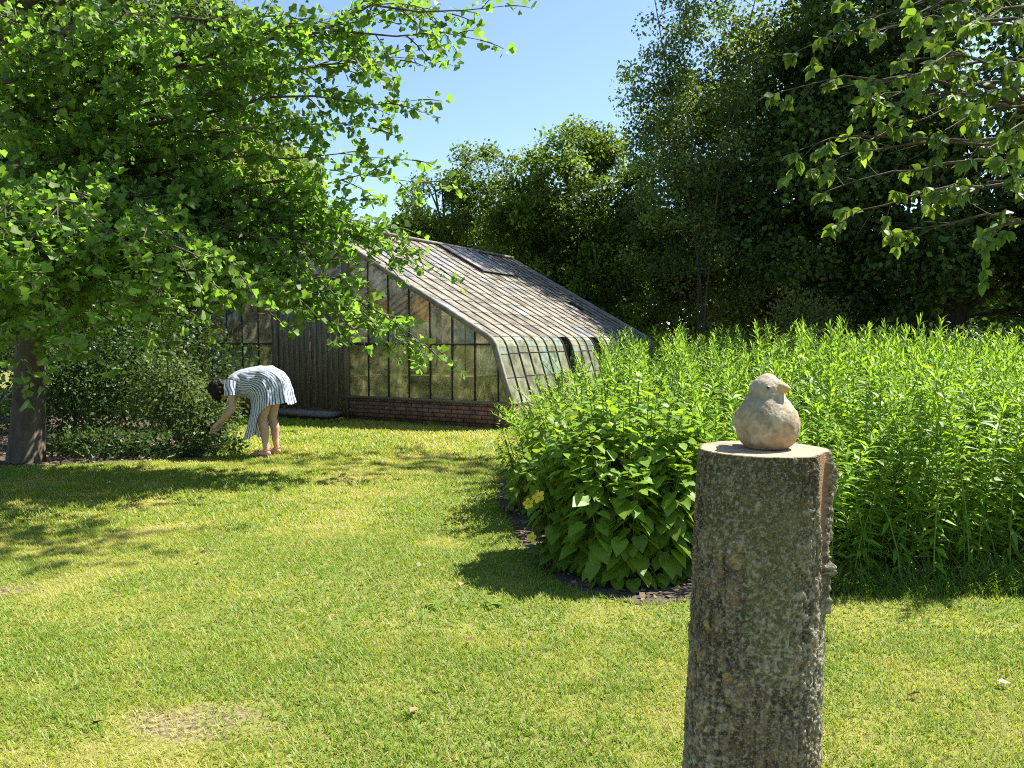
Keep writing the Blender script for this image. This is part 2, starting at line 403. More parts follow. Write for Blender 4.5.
# raised roof vent near the ridge
t = unit(PR[10] - PR[0]); nn = np.array([-t[1], t[0]]); nn = nn if nn[1] > 0 else -nn
def rp(s, hgt): return PR[0] + t * s + nn * hgt
q = MB()
ya, yb = 3.95, 5.5
for k in range(4):
    yk0, yk1 = ya + (yb - ya) * k / 4 + .015, ya + (yb - ya) * (k + 1) / 4 - .015
    a0, a1, b1, b0 = rp(.12, .050), rp(1.45, .062), rp(1.45, .047), rp(.12, .035)
    q.add([(a0[0], yk0, a0[1]), (a1[0], yk0, a1[1]), (a1[0], yk1, a1[1]), (a0[0], yk1, a0[1]), (b0[0], yk0, b0[1]), (b1[0], yk0, b1[1]), (b1[0], yk1, b1[1]), (b0[0], yk1, b0[1])],
          [(0, 1, 2, 3), (7, 6, 5, 4), (0, 4, 5, 1), (1, 5, 6, 2), (2, 6, 7, 3), (3, 7, 4, 0)], np.array([.36, .35, .33]) * rng.uniform(.85, 1.1))
vent = q.build('roof_vent', M_ROOFGLASS, gh)
q = MB()
for y in np.linspace(ya, yb, 5):
    a0, a1, b1, b0 = rp(.10, .060), rp(1.46, .072), rp(1.46, .02), rp(.10, .02)
    w = .009 if ya < y < yb else .022
    q.add([(a0[0], y - w, a0[1]), (a1[0], y - w, a1[1]), (a1[0], y + w, a1[1]), (a0[0], y + w, a0[1]), (b0[0], y - w, b0[1]), (b1[0], y - w, b1[1]), (b1[0], y + w, b1[1]), (b0[0], y + w, b0[1])],
          [(0, 1, 2, 3), (7, 6, 5, 4), (0, 4, 5, 1), (1, 5, 6, 2), (2, 6, 7, 3), (3, 7, 4, 0)])
q.build('vent_frame', M_BAR, vent)
# gables
XB = [.86] + [.91 + .4357 * k for k in range(1, 8)] + [4.19]
def clip_pane(x0, x1, z0, z1, y, flip, c, q):
    e = .015
    r0, r1 = roofz(x0) - e, roofz(x1) - e
    if z0 >= r0 and z0 >= r1: return
    f = -1 if flip else 1
    pts = [(x0, min(z0, r0)), (x1, min(z0, r1)), (x1, min(z1, r1)), (x0, min(z1, r0))]
    ds = []
    for pt in pts:
        if not ds or (abs(ds[-1][0] - pt[0]) + abs(ds[-1][1] - pt[1])) > 1e-3: ds.append(pt)
    if len(ds) < 3: return
    q.add([(f * a, y, b) for a, b in ds], [tuple(range(len(ds)))], c)
for yy, side in ((.06, 0), (LEN - .06, 1)):
    for flip in (False, True):
        q = MB()
        xs = XB if not side else [0] + XB
        for k in range(len(xs) - 1):
            if k == len(xs) - 2:
                # last column under the curved eave
                f = -1 if flip else 1
                x0 = xs[k] + .012
                for (za, zb) in ((.425, .80), (.80, 1.13), (1.13, 1.37)):
                    xa = float(np.interp(-za, -PR[10:, 1], PR[10:, 0])) - .02; xb = float(np.interp(-zb, -PR[10:, 1], PR[10:, 0])) - .02
                    q.add([(f * x0, yy, za), (f * xa, yy, za), (f * max(xb, x0 + .01), yy, zb), (f * x0, yy, zb)], [(0, 1, 2, 3)], np.array([.36, .36, .18]) * rng.uniform(.8, 1.1))
                continue
            z = .425 + rng.uniform(-.02, .05)
            z0 = .425
            while z0 < 3.5:
                z1 = z0 + rng.uniform(.40, .48)
                c = pane_col('gable')
                if z0 < .9: c = c * np.array([1.04, 1.10, .68])
                if 1.5 < z0 < 2.15 and k in (1, 3) and not flip: c = np.array([.52, .33, .10])
                if z0 > 2.0: c = np.array([.42, .40, .34]) * rng.uniform(.7, 1.1)
                clip_pane(xs[k] + .012, xs[k + 1] - .012, z0, z1 + .012, yy + rng.uniform(-.004, .004), flip, c, q); z0 = z1
        q.build('gable_glazing', M_GABLEGLASS, gh)
        for x in XB[1:-1]:
            f = -1 if flip else 1
            q = MB(); q.box((f * x - .009, yy - .02, .425), (f * x + .009, yy + .03, roofz(x) - .04)); q.build('glazing_bar', M_BAR, gh)
for f in (1, -1):
    q = MB(); q.box(sorted((f * .93, f * 3.86))[0:1] + [.03, 1.315], sorted((f * .93, f * 3.86))[1:2] + [.09, 1.345]); q.build('transom_rail', M_BAR, gh)
    q = MB(); q.box((f * .865 - .055, -.02, .0), (f * .865 + .055, .10, roofz(.86) - .05)); q.build('door_post', M_WOOD, gh)
# plank door, two leaves
q0 = thing_ = None
for f in (1, -1):
    q = MB()
    for k in range(6):
        x0 = .02 + k * .131; zt = 2.42
        a, b_ = sorted((f * x0, f * (x0 + .126)))
        q.box((a, .02 + .004 * (k % 2), .17), (b_, .055, zt - .01 * (k % 3)), np.ones(3))
    d = q.build('door', M_WOOD, gh)
    q = MB()
    for z in (.45, 1.25, 2.1):
        q = MB(); q.box((min(f * .04, f * .78), .058, z), (max(f * .04, f * .78), .085, z + .12)); q.build('door_ledge', M_WOOD, d)
    if f == 1:
        q = MB(); q.tube([(.09, -.005, 1.05), (.09, -.03, 1.07), (.09, -.03, 1.17), (.09, -.005, 1.19)], .008, 6); q.build('handle', M_BAR, d)
q = MB(); q.box((-.80, .0, 2.44), (.80, .10, 2.52)); q.build('door_head', M_BAR, gh)
q = MB()
for k in range(4):
    xa, xb = -.78 + k * .39, -.78 + (k + 1) * .39
    clip = [(xa + .01, 2.52), (xb - .01, 2.52), (xb - .01, roofz(xb) - .03), (xa + .01, roofz(xa) - .03)]
    q.add([(a, .06, b_) for a, b_ in clip], [(0, 1, 2, 3)], np.array([.34, .36, .34]) * rng.uniform(.8, 1.1))
q.build('fanlight', M_GABLEGLASS, gh)
q = MB(); q.box((-.9, -.42, .06), (.79, -.035, .135)); q.build('door_step', M_RAIL, gh)
q = MB(); q.box((-.85, -.36, 0), (.76, -.06, .06)); q.build('step_block', M_BAR, gh)
# inside: earth floor, a raised staging bench and posts
q = MB(); q.box((-4.04, .22, .0), (4.04, LEN - .22, .05)); q.build('earth_floor', M_SOIL, gh)
for f in (1, -1):
    q = MB(); q.box((f * 2.8 - .8, .9, .62), (f * 2.8 + .8, LEN - .6, .68)); q.build('staging_bench', M_RAIL, gh)
    for y in (1.2, 3.4, 5.6):
        q = MB(); q.box((f * 2.0 - .04, y, .05), (f * 2.0 + .04, y + .08, roofz(2) - .05)); q.build('inner_post', M_WOOD, gh)

# ------------------------------------------------------------------ trees
def bez(a, b, c, n):
    t = np.linspace(0, 1, n)[:, None]
    return (1 - t) ** 2 * a + 2 * t * (1 - t) * b + t * t * c

def bgtree(name, label, base, h, tr, blobs, leaf, per, col, m=M_DARK, seed=1, rc=.5, group=None, stems=1, tmpl=DIAM, down=.35, limbs=18, trunk_to=.85, shell=.55, var=.25, yellow=.12):
    """trunk(s), limbs to the clumps, and leaf-sized faces in clumps; blobs are (dx,dy,z,rx,ry,rz,clumps)"""
    rng = np.random.default_rng(seed)
    root = thing(name, label, 'tree', (base[0], base[1], 0), 0, group)
    cl = []
    for (dx, dy, z, rx, ry, rz, nc) in blobs:
        d = unit(rng.standard_normal((nc, 3))); r = shell + (1 - shell) * rng.random((nc, 1)) ** .6
        cl.append(np.array([dx, dy, z]) + d * r * np.array([rx, ry, rz]))
    cl = np.concatenate(cl)
    cl = cl[cl[:, 2] > .25]
    tops = []
    for s in range(stems):
        q = MB()
        lean = rng.uniform(-.09, .09, 2) * h * (1.6 if stems > 1 else .6)
        ts = np.linspace(0, 1, 9)
        b0 = rng.uniform(-.25, .25, 2) * (stems > 1)
        P = np.stack([b0[0] + lean[0] * ts ** 1.4 + .03 * h * np.sin(ts * 5 + s) * .3, b0[1] + lean[1] * ts ** 1.4, ts * h * trunk_to], 1)
        q.tube(P, tr * (1 - .8 * ts) * (1 + .35 * np.exp(-ts * 14)), 9)
        q.build('trunk', M_BARK, root, True); tops.append(P)
    q = MB()
    for i in rng.permutation(len(cl))[:limbs]:
        P = tops[i % stems]; c = cl[i]
        zt = max(h * .12, c[2] - .55 * np.linalg.norm(c[:2]) - .3)
        k = np.interp(zt, P[:, 2], np.arange(len(P))); k0 = int(min(k, len(P) - 2)); s = P[k0] + (P[k0 + 1] - P[k0]) * min(1, k - k0)
        mid = (s + c) / 2 + np.array([0, 0, .12 * np.linalg.norm(c - s)])
        B = bez(s, mid, c, 6); q.tube(B, tr * np.linspace(.32, .05, 6), 5)
    q.build('limbs', M_BARK, root, True)
    nl = len(cl) * per
    C = np.repeat(cl, per, 0)
    sc = rng.uniform(.6, 1.3, (len(cl), 1)).repeat(per, 0)
    g = unit(rng.standard_normal((nl, 3))) * (rng.random((nl, 1)) ** .55) * 1.35 * np.array([1, 1, .7]) * rc * sc
    P = C + g; P[:, 2] = np.maximum(P[:, 2], .05)
    cen = cl.mean(0)
    N = unit(rng.standard_normal((nl, 3))) * .9 + unit(P - cen) * .5 + np.array([0, 0, .55])
    D = unit(rng.standard_normal((nl, 3))) + unit(g) * .6 - np.array([0, 0, down])
    tint = 1 + .34 * rng.standard_normal((len(cl), 1)).repeat(per, 0)
    cc = leafcol(rng, nl, col, var, yellow) * tint.clip(.5, 1.6)
    leaves('crown', P, D, N, leaf * rng.uniform(.65, 1.25, nl), *tmpl, cc, m, root)
    return root

# --- the ginkgo at the left, limb by limb
def ginkgo():
    rng = np.random.default_rng(5)
    base = gnd(26, 462)
    root = thing('ginkgo_tree', 'ginkgo tree with fan leaves on long drooping branches, trunk at the picture edge', 'tree', (base[0], base[1], 0))
    b3 = np.array([base[0], base[1], 0])
    ts = np.linspace(0, 1, 14)
    TP = np.stack([.10 * ts + .04 * np.sin(ts * 9), .1 * np.sin(ts * 6), ts * 9.2], 1)
    q = MB(); q.tube(TP, .172 * (1 - .80 * ts) * (1 + .18 * np.exp(-ts * 26)), 14); q.build('trunk', M_BARK, root, True)
    ends = [(505, 6, 8.0), (480, 40, 7.8), (452, 14, 8.2), (418, 100, 8.0), (400, 60, 7.8), (372, 128, 8.2), (442, 186, 8.4), (412, 160, 8.2), (360, 200, 8.3), (400, 228, 8.6),
            (440, 268, 8.6), (385, 262, 8.5), (340, 250, 8.4), (430, 60, 8.6), (380, 20, 8.4), (300, 20, 7.8), (230, 60, 7.8), (340, -30, 8.0), (150, 20, 7.6), (60, 40, 7.6), (0, 120, 7.6), (120, 140, 7.8), (210, 150, 8.0), (290, 120, 8.2), (330, 170, 8.6), (280, 200, 8.6), (60, 160, 8.4), (180, 100, 9.0), (260, 70, 9.2), (320, 90, 9.0),
            (440, 352, 8.0), (425, 345, 7.8), (395, 338, 7.8), (350, 325, 7.6), (300, 300, 7.3), (268, 312, 7.4), (240, 275, 6.9), (180, 258, 6.6), (120, 238, 6.3), (60, 226, 6.1), (5, 228, 5.9), (120, 290, 6.4), (60, 312, 6.1), (190, 312, 6.9), (22, 372, 6.2), (90, 345, 6.4), (150, 325, 6.6), (-30, 300, 5.8), (215, 285, 6.6), (330, 290, 7.6), (-60, 230, 5.8), (30, 270, 5.9), (150, 270, 6.3)]
    ends += [(300, 225, 8.4), (322, 240, 8.3), (345, 226, 8.6), (270, 236, 8.2), (312, 255, 8.3), (372, 242, 8.7), (60, 200, 9.0), (90, 165, 9.3), (125, 195, 9.4), (60, 110, 9.2), (350, 275, 8.4), (300, 275, 8.2)]
    for k in range(5):
        ends.append((rng.uniform(-150, 280), rng.uniform(-40, 200), rng.uniform(8.4, 10.5)))
    ends += [(40, 60, 7.9), (20, 130, 7.9), (70, 92, 8.0), (55, 25, 7.8), (12, 84, 7.7), (95, 50, 8.2), (30, 180, 7.7), (15, 20, 7.9)]
    high = []
    for (gx, gy) in ((110, 540), (30, 562), (190, 528), (60, 522), (20, 542), (150, 550), (85, 562)):
        S0 = gnd(gx, gy); z = rng.uniform(5.4, 6.6); high.append(S0 + np.array([.634 * z, .296 * z, z]))
    for k in range(10):
        ends.append((rng.uniform(-420, -60), rng.uniform(-160, 260), rng.uniform(5.2, 8.0)))
    LB, TW = MB(), MB()
    tips = []
    for i, q_ in enumerate(ends + high):
        px, py, d = q_ if i < len(ends) else (0, 0, 9)
        e = (at(px, py, d) if i < len(ends) else q_) - b3
        run = np.linalg.norm(e[:2])
        z0 = np.clip(e[2] - .12 * run + rng.uniform(-.5, .5), 2.0, 7.8)
        if py > 230 and py < 400: z0 = np.clip(e[2] + rng.uniform(.3, .9), 2.1, 3.4)
        k = z0 / 9.2 * 13; k0 = int(k); s = TP[k0] + (TP[k0 + 1] - TP[k0]) * (k - k0)
        rise = .22 * run if py > 200 else .10 * run
        mid = (s * .45 + e * .55) + np.array([rng.uniform(-.2, .2), rng.uniform(-.2, .2), rise])
        L = bez(s, mid, e, 12); L[1:-1] += rng.normal(0, .05, (10, 3))
        LB.tube(L, (.017 + .0045 * run) * np.linspace(1, .12, 12) ** 1.3 * rng.uniform(.75, 1.1), 6)
        low = py > 215 and d < 8.05
        hi_ = i >= len(ends); ns = int(6 + run * (3.0 if low and not hi_ else 2.15))
        for t in np.linspace(.14, 1.0, ns):
            kk = t * 11; k0 = min(int(kk), 10); pt = L[k0] + (L[k0 + 1] - L[k0]) * (kk - k0)
            ax = unit(L[k0 + 1] - L[k0])
            side = np.cross(ax, [0, 0, 1]); side = unit(side) * (1 if rng.random() < .5 else -1)
            ln = (.25 + .75 * (1 - t) ** .7 * min(1, run / 3)) * rng.uniform(.6, 1.15)
            dr = unit(side * rng.uniform(.3, 1) + ax * rng.uniform(.4, 1) + np.array([0, 0, rng.uniform(-.75, .65)]))
            if t < .5 and not low and rng.random() < .28: continue
            if hi_ and t < .6: continue
            if t > .985: dr, ln = ax, .25
            E = pt + dr * ln + np.array([0, 0, -.16 * ln])
            S = bez(pt, (pt + E) / 2 + np.array([0, 0, .08 * ln]), E, 5)
            TW.tube(S, np.linspace(.009, .003, 5), 4, cap=False)
            nk = max(3, int(ln / .075))
            for u in np.linspace(.12, 1, nk):
                ku = u * 4; j = min(int(ku), 3); pp = S[j] + (S[j + 1] - S[j]) * (ku - j)
                if rng.random() < .45 and ln > .35:
                    d2 = unit(rng.standard_normal(3) * .7 + dr * .5); e2 = pp + d2 * rng.uniform(.1, .25)
                    TW.tube(np.stack([pp, e2]), .0025, 3, cap=False)
                    tips.append((e2, d2)); tips.append(((pp + e2) / 2, d2))
                tips.append((pp, dr))
    LB.build('limbs', M_BARK, root, True); TW.build('twigs', M_TWIG, root)
    P0 = np.array([a for a, b in tips]); D0 = np.array([b for a, b in tips])
    per = 4
    P = np.repeat(P0, per, 0); n = len(P)
    D = unit(rng.standard_normal((n, 3)) * .9 + np.repeat(D0, per, 0) * .5 + np.array([0, 0, -.35]))
    P = P + D * rng.uniform(.01, .05, (n, 1))
    N = unit(rng.standard_normal((n, 3)) * .75 + np.array([0, 0, .9]))
    cc = leafcol(rng, n, (.128, .222, .044), .22, .12)
    print('ginkgo leaves', n)
    leaves('crown', P, D, N, .080 * rng.uniform(.4, 1.25, n), *FAN, cc, M_GINKGO, root)
ginkgo()

GL = 'trees standing behind the greenhouse and the bed'
# behind the ginkgo, to the left
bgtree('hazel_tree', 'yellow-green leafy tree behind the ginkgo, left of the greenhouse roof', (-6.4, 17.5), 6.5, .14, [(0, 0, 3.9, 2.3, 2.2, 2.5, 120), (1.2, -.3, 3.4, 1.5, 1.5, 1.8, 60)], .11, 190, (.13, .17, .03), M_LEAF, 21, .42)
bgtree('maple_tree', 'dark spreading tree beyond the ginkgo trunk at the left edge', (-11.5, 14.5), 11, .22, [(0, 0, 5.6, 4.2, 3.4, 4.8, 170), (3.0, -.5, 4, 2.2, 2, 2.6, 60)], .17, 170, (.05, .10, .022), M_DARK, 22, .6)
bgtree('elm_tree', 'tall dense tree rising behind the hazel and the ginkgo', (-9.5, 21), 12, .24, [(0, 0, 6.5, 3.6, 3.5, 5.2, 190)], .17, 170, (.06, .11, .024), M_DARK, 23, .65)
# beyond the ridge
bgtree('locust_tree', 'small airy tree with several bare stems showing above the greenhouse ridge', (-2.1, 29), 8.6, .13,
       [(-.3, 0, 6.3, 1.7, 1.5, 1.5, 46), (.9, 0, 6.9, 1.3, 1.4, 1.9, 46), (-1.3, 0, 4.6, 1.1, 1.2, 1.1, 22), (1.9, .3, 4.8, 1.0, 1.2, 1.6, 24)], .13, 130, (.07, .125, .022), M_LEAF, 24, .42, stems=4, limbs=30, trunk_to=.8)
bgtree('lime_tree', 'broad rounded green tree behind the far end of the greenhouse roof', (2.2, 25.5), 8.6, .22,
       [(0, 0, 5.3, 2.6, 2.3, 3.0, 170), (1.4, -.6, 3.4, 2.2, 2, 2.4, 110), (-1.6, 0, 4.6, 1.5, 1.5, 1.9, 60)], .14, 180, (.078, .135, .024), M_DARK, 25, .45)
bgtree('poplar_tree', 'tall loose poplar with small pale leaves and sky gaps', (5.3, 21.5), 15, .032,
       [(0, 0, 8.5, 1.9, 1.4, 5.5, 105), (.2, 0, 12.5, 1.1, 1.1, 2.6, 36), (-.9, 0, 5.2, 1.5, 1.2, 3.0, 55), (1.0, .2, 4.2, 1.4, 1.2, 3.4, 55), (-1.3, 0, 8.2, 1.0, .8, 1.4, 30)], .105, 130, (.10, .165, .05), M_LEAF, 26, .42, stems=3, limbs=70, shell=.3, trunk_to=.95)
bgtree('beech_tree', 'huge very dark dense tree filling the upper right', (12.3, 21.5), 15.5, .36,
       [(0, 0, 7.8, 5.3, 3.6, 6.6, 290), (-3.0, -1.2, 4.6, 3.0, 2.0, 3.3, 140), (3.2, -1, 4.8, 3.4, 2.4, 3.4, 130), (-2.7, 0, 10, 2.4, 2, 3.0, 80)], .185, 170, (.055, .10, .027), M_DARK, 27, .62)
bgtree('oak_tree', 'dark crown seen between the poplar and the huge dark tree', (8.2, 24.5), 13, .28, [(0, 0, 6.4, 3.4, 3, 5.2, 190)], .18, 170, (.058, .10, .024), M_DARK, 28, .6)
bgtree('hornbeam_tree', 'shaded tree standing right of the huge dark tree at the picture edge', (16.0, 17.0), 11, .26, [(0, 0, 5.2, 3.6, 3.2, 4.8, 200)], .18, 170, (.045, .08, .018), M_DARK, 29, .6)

# --- hanging branches from the tree just outside the frame, upper right
def cherry():
    rng = np.random.default_rng(31)
    bx, by = 7.6, 9.6
    root = thing('cherry_tree', 'thin bare-twigged tree hanging bright drooping leaves in from the upper right', 'tree', (bx, by, 0))
    b3 = np.array([bx, by, 0]); ts = np.linspace(0, 1, 10)
    TP = np.stack([-.25 * ts, .1 * np.sin(ts * 5), ts * 9.0], 1)
    q = MB(); q.tube(TP, .15 * (1 - .75 * ts) * (1 + .4 * np.exp(-ts * 20)), 12); q.build('trunk', M_BARK, root, True)
    ends = [(780, 92, 9.2), (800, 150, 9.0), (822, 165, 9.0), (875, 85, 8.6), (905, 60, 8.4), (900, 105, 8.4), (865, 103, 8.8), (935, 62, 8.2), (945, 130, 8.3), (975, 155, 8.2), (960, 95, 8.5), (1010, 130, 8.0), (1020, 60, 8.1),
            (985, 20, 8.0), (920, 12, 8.6), (880, 30, 8.8), (850, 20, 9.2), (830, 190, 9.4), (900, 232, 9.2), (985, 235, 8.6), (1015, 178, 8.0), (870, 140, 9.2), (840, 222, 9.6), (940, 190, 8.8), (800, 50, 9.4)]
    LB, TW, tips = MB(), MB(), []
    high = [np.array([rng.uniform(3.0, 5.4), rng.uniform(11.6, 12.7), rng.uniform(8.8, 10)]) for k in range(9)]  # unseen limbs above the frame, added to throw dappled shade on the lawn
    for i, q_ in enumerate(ends + high):
        e = (at(*q_) if i < len(ends) else q_) - b3; run = np.linalg.norm(e[:2])
        z0 = np.clip(e[2] - .05 * run + rng.uniform(.0, .8), 1.9, 6.2 if i < len(ends) else 8.2)
        k = z0 / 9.0 * 9; k0 = min(int(k), 8); s = TP[k0] + (TP[k0 + 1] - TP[k0]) * (k - k0)
        mid = s * .4 + e * .6 + np.array([0, 0, .13 * run])
        L = bez(s, mid, e, 10); L[1:-1] += rng.normal(0, .035, (8, 3)); LB.tube(L, np.linspace(.034, .005, 10), 5)
        for t in np.linspace(.35, 1, int(5 + run * 2)):
            kk = t * 9; k0 = min(int(kk), 8); pt = L[k0] + (L[k0 + 1] - L[k0]) * (kk - k0); ax = unit(L[k0 + 1] - L[k0])
            dr = unit(ax + rng.standard_normal(3) * .6 + np.array([0, 0, -.15])); ln = rng.uniform(.15, .55)
            if t > .98: dr, ln = ax, .12
            E = pt + dr * ln - np.array([0, 0, .1 * ln]); TW.tube(bez(pt, (pt + E) / 2, E, 3), [.006, .004, .002], 3, cap=False)
            bare = rng.random() < (.66 if i < len(ends) else .2) and t < .9
            if not bare:
                for u in np.linspace(.5, 1, 3): tips.append((pt + (E - pt) * u, dr))
    LB.build('limbs', M_BARK, root, True); TW.build('twigs', M_TWIG, root)
    P0 = np.array([a for a, b in tips]); D0 = np.array([b for a, b in tips]); per = 4
    P = np.repeat(P0, per, 0); n = len(P)
    D = unit(rng.standard_normal((n, 3)) * .6 + np.repeat(D0, per, 0) * .35 + np.array([0, 0, -1.0]))
    N = unit(rng.standard_normal((n, 3)) * .5 + np.array([-.5, -.7, .5]))
    cc = leafcol(rng, n, (.10, .18, .03), .2, .15)
    leaves('crown', P, D, N, .145 * rng.uniform(.55, 1.25, n), *OVAL, cc, M_LEAF, root)
cherry()

# ------------------------------------------------------------------ shrubs
def shrub(name, label, base, lobes, leaf, n, col, m=M_LEAF, seed=1, tmpl=OVAL, nstem=14, cat='shrub', up=.6, down=.15, inner=.55, group=None, stemcol=(.12, .15, .05), var=.2, yellow=.12, bark=None):
    rng = np.random.default_rng(seed)
    root = thing(name, label, cat, (base[0], base[1], 0), 0, group)
    P, Nn = [], []
    tot = sum(l[3] * l[4] * l[5] for l in lobes)
    q = MB()
    for (dx, dy, z, rx, ry, rz) in lobes:
        k = int(n * rx * ry * rz / tot)
        d = unit(rng.standard_normal((k, 3))); r = inner + (1 - inner) * rng.random((k, 1)) ** .7
        lump = 1 + (.35 if inner > .4 else .75) * (fbm(d * 2.2 + np.array([dx * 7, z, seed]), seed, 3)[:, None] - .5) * 2
        p = np.array([dx, dy, z]) + d * r * lump * np.array([rx, ry, rz]); ok = p[:, 2] > .03
        P.append(p[ok]); Nn.append(d[ok])
        for s in range(max(3, nstem // len(lobes))):
            e = np.array([dx, dy, z]) + unit(rng.standard_normal(3) + np.array([0, 0, .8])) * .85 * np.array([rx, ry, rz]); e[2] = max(e[2], .15)
            b_ = np.array([dx * .6 + rng.uniform(-.12, .12), dy * .6 + rng.uniform(-.12, .12), 0])
            q.tube(bez(b_, np.array([(b_[0] + e[0]) / 2, (b_[1] + e[1]) / 2, e[2] * .7]), e, 5), np.linspace(.012, .004, 5), 5, stemcol)
    q.build('stems', bark or M_STEM, root)
    P = np.concatenate(P); Nn = np.concatenate(Nn); n = len(P)
    N = unit(rng.standard_normal((n, 3)) * .5 + Nn * .5 + np.array([0, 0, up]))
    D = unit(rng.standard_normal((n, 3)) * .6 + Nn * .9 - np.array([0, 0, down]))
    cc = leafcol(rng, n, col, var, yellow)
    leaves('foliage', P, D, N, leaf * rng.uniform(.6, 1.25, n), *tmpl, cc, m, root)
    return root

# under the ginkgo
s0 = at(95, 440, 9.9); s1 = at(190, 420, 10.0); s2 = at(205, 446, 9.4)
shrub('privet_shrub', 'dark bushy shrub beside the ginkgo trunk', at(85, 450, 10.2)[:2], [(0, 0, .75, .95, .7, .85), (.5, .2, 1.1, .7, .6, .7), (-.5, .3, 1.0, .7, .6, .7)], .065, 7000, (.032, .07, .017), M_GLOSSY, 41, inner=.25, bark=M_TWIG)
shrub('snowberry_shrub', 'grey-green small-leaved shrub whose twigs the bending woman reaches into', at(192, 453, 9.70)[:2], [(.28, -.02, .2, .40, .32, .26), (0, 0, .42, .62, .45, .48), (-.35, .15, .8, .55, .45, .55), (.25, .1, .45, .36, .35, .38)], .055, 5600, (.07, .115, .04), M_LEAF, 42, inner=.25, bark=M_TWIG)
shrub('laurel_shrub', 'tall dark shrub against the left part of the greenhouse gable', at(150, 430, 12.0)[:2], [(0, 0, 1.2, 1.1, .7, 1.2), (.8, .3, .85, .7, .6, .85), (-1.0, .2, 1.3, 1.0, .7, 1.2)], .075, 9000, (.034, .072, .018), M_GLOSSY, 43, inner=.3, bark=M_TWIG)
shrub('yew_shrub', 'dark shrub at the left picture edge behind the ginkgo trunk', at(-20, 450, 11.0)[:2], [(0, 0, 1.1, 1.3, .8, 1.2), (-.9, 0, 1.4, 1, .8, 1.2)], .06, 8000, (.03, .06, .018), M_GLOSSY, 44, bark=M_TWIG)
shrub('periwinkle_plant', 'low leafy ground plant at the foot of the shrubs by the lawn edge', at(95, 458, 9.1)[:2], [(0, 0, .14, .6, .25, .22), (.8, .1, .14, .5, .25, .2), (1.35, .2, .1, .35, .2, .16)], .055, 3000, (.045, .09, .024), M_GLOSSY, 45, cat='plant')
# dark belt behind the bed
for i, (x, y, w, h, lab) in enumerate([(4.2, 17.5, 1.6, 1.5, 'bush coloured yellow-green as if lit by sun just right of the greenhouse end'), (6.6, 15.5, 1.8, 1.5, 'dark low bush behind the bed under the poplar'),
                                  (9.2, 14.6, 2.0, 1.6, 'shaded bush under the huge dark tree behind the bed'), (12.3, 14.2, 2.2, 1.9, 'shaded bush behind the bed at the right edge'), (2.2, 20.5, 1.8, 1.4, 'low bush behind the far corner of the greenhouse'), (6.9, 18.5, 1.3, 2.3, 'leafy bush coloured pale as if catching light between the dark trunks')]):
    shrub('elder_shrub', lab, (x, y), [(0, 0, h * .5, w, .9, h * .62), (w * .5, .2, h * .6, w * .6, .8, h * .55)], .09, 5000, [(.12, .17, .03), (.05, .09, .025), (.035, .07, .02), (.04, .075, .02), (.06, .11, .025), (.13, .16, .05)][i], M_LEAF, 50 + i, bark=M_TWIG, group='bushes along the dark edge behind the bed')  # sun and shade put into the leaf colours: paler lit bushes, darker shaded ones

# far wood
rng = np.random.default_rng(77)
n = 110000
X = rng.uniform(-34, 40, n); Y = 33 + rng.random(n) * 5 + .01 * X ** 2
top = 5.0 + 3.5 * fbm(np.c_[X * .35, np.zeros(n), np.zeros(n)], 5, 3)
Z = rng.random(n) ** .8 * top
P = np.c_[X, Y, Z]
tag(leaves('far_woods', P, unit(rng.standard_normal((n, 3))) - np.array([0, 0, .3]), unit(rng.standard_normal((n, 3))) + np.array([0, -.4, .4]), .38 * rng.uniform(.5, 1.2, n), *DIAM, leafcol(rng, n, (.045, .085, .022), .3), M_DARK), kind='stuff')

# ------------------------------------------------------------------ flower bed
def goldenrod_mesh(rng, h, nl=64):
    """one leafy stem: returns stem (MB) and leaf arrays"""
    lean = rng.normal(0, rng.choice([.12, .18, .32]), 2); t = np.linspace(0, 1, 7)
    S = np.stack([lean[0] * t ** 2 * h, lean[1] * t ** 2 * h, t * h], 1)
    k = np.arange(nl); u = .04 + .96 * (k / (nl - 1)) ** .85
    p = np.stack([np.interp(u, t, S[:, i]) for i in range(3)], 1)
    az = k * 2.39996 + rng.uniform(0, 6.28) + rng.normal(0, .25, nl)
    el = np.interp(u, [0, .5, .85, 1], [-.45, .1, .55, 1.15]) + rng.normal(0, .2, nl)
    D = np.stack([np.cos(az) * np.cos(el), np.sin(az) * np.cos(el), np.sin(el)], 1)
    N = np.stack([-np.cos(az) * np.sin(el), -np.sin(az) * np.sin(el), np.cos(el)], 1) + rng.normal(0, .25, (nl, 3))
    L = np.interp(u, [0, .3, .7, .92, 1], [.12, .135, .115, .075, .045]) * rng.uniform(.8, 1.15, nl)
    C = leafcol(rng, nl, (.145, .265, .030), .18, .12)
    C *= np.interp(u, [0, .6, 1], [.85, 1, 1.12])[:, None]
    return S, (p, D, N, L, C)
LANCEW = ([(a * 1.5, b, c) for a, b, c in LANCE[0]], LANCE[1])
rng = np.random.default_rng(90)
variants = []
for v in range(16):
    h = 1.0
    S, (p, D, N, L, C) = goldenrod_mesh(rng, h, int(rng.uniform(70, 110))); L = L * rng.uniform(.8, 1.15)
    q = MB(); q.tube(S, np.linspace(.0055, .0025, 7), 4, (.16, .24, .05), cap=False)
    sm = raw_mesh('goldenrod_stem', np.concatenate(q.V), [np.array(f) for f in q.F.values()], np.concatenate(q.C)); sm.materials.append(M_STEM)
    V, FF, CC = leaves('x', p, D, N, L, *LANCEW, C, None, build=False)
    fm = raw_mesh('goldenrod_leaves', V, FF, CC); fm.materials.append(M_LEAF)
    variants.append((sm, fm, S, p, D, N, L, C))
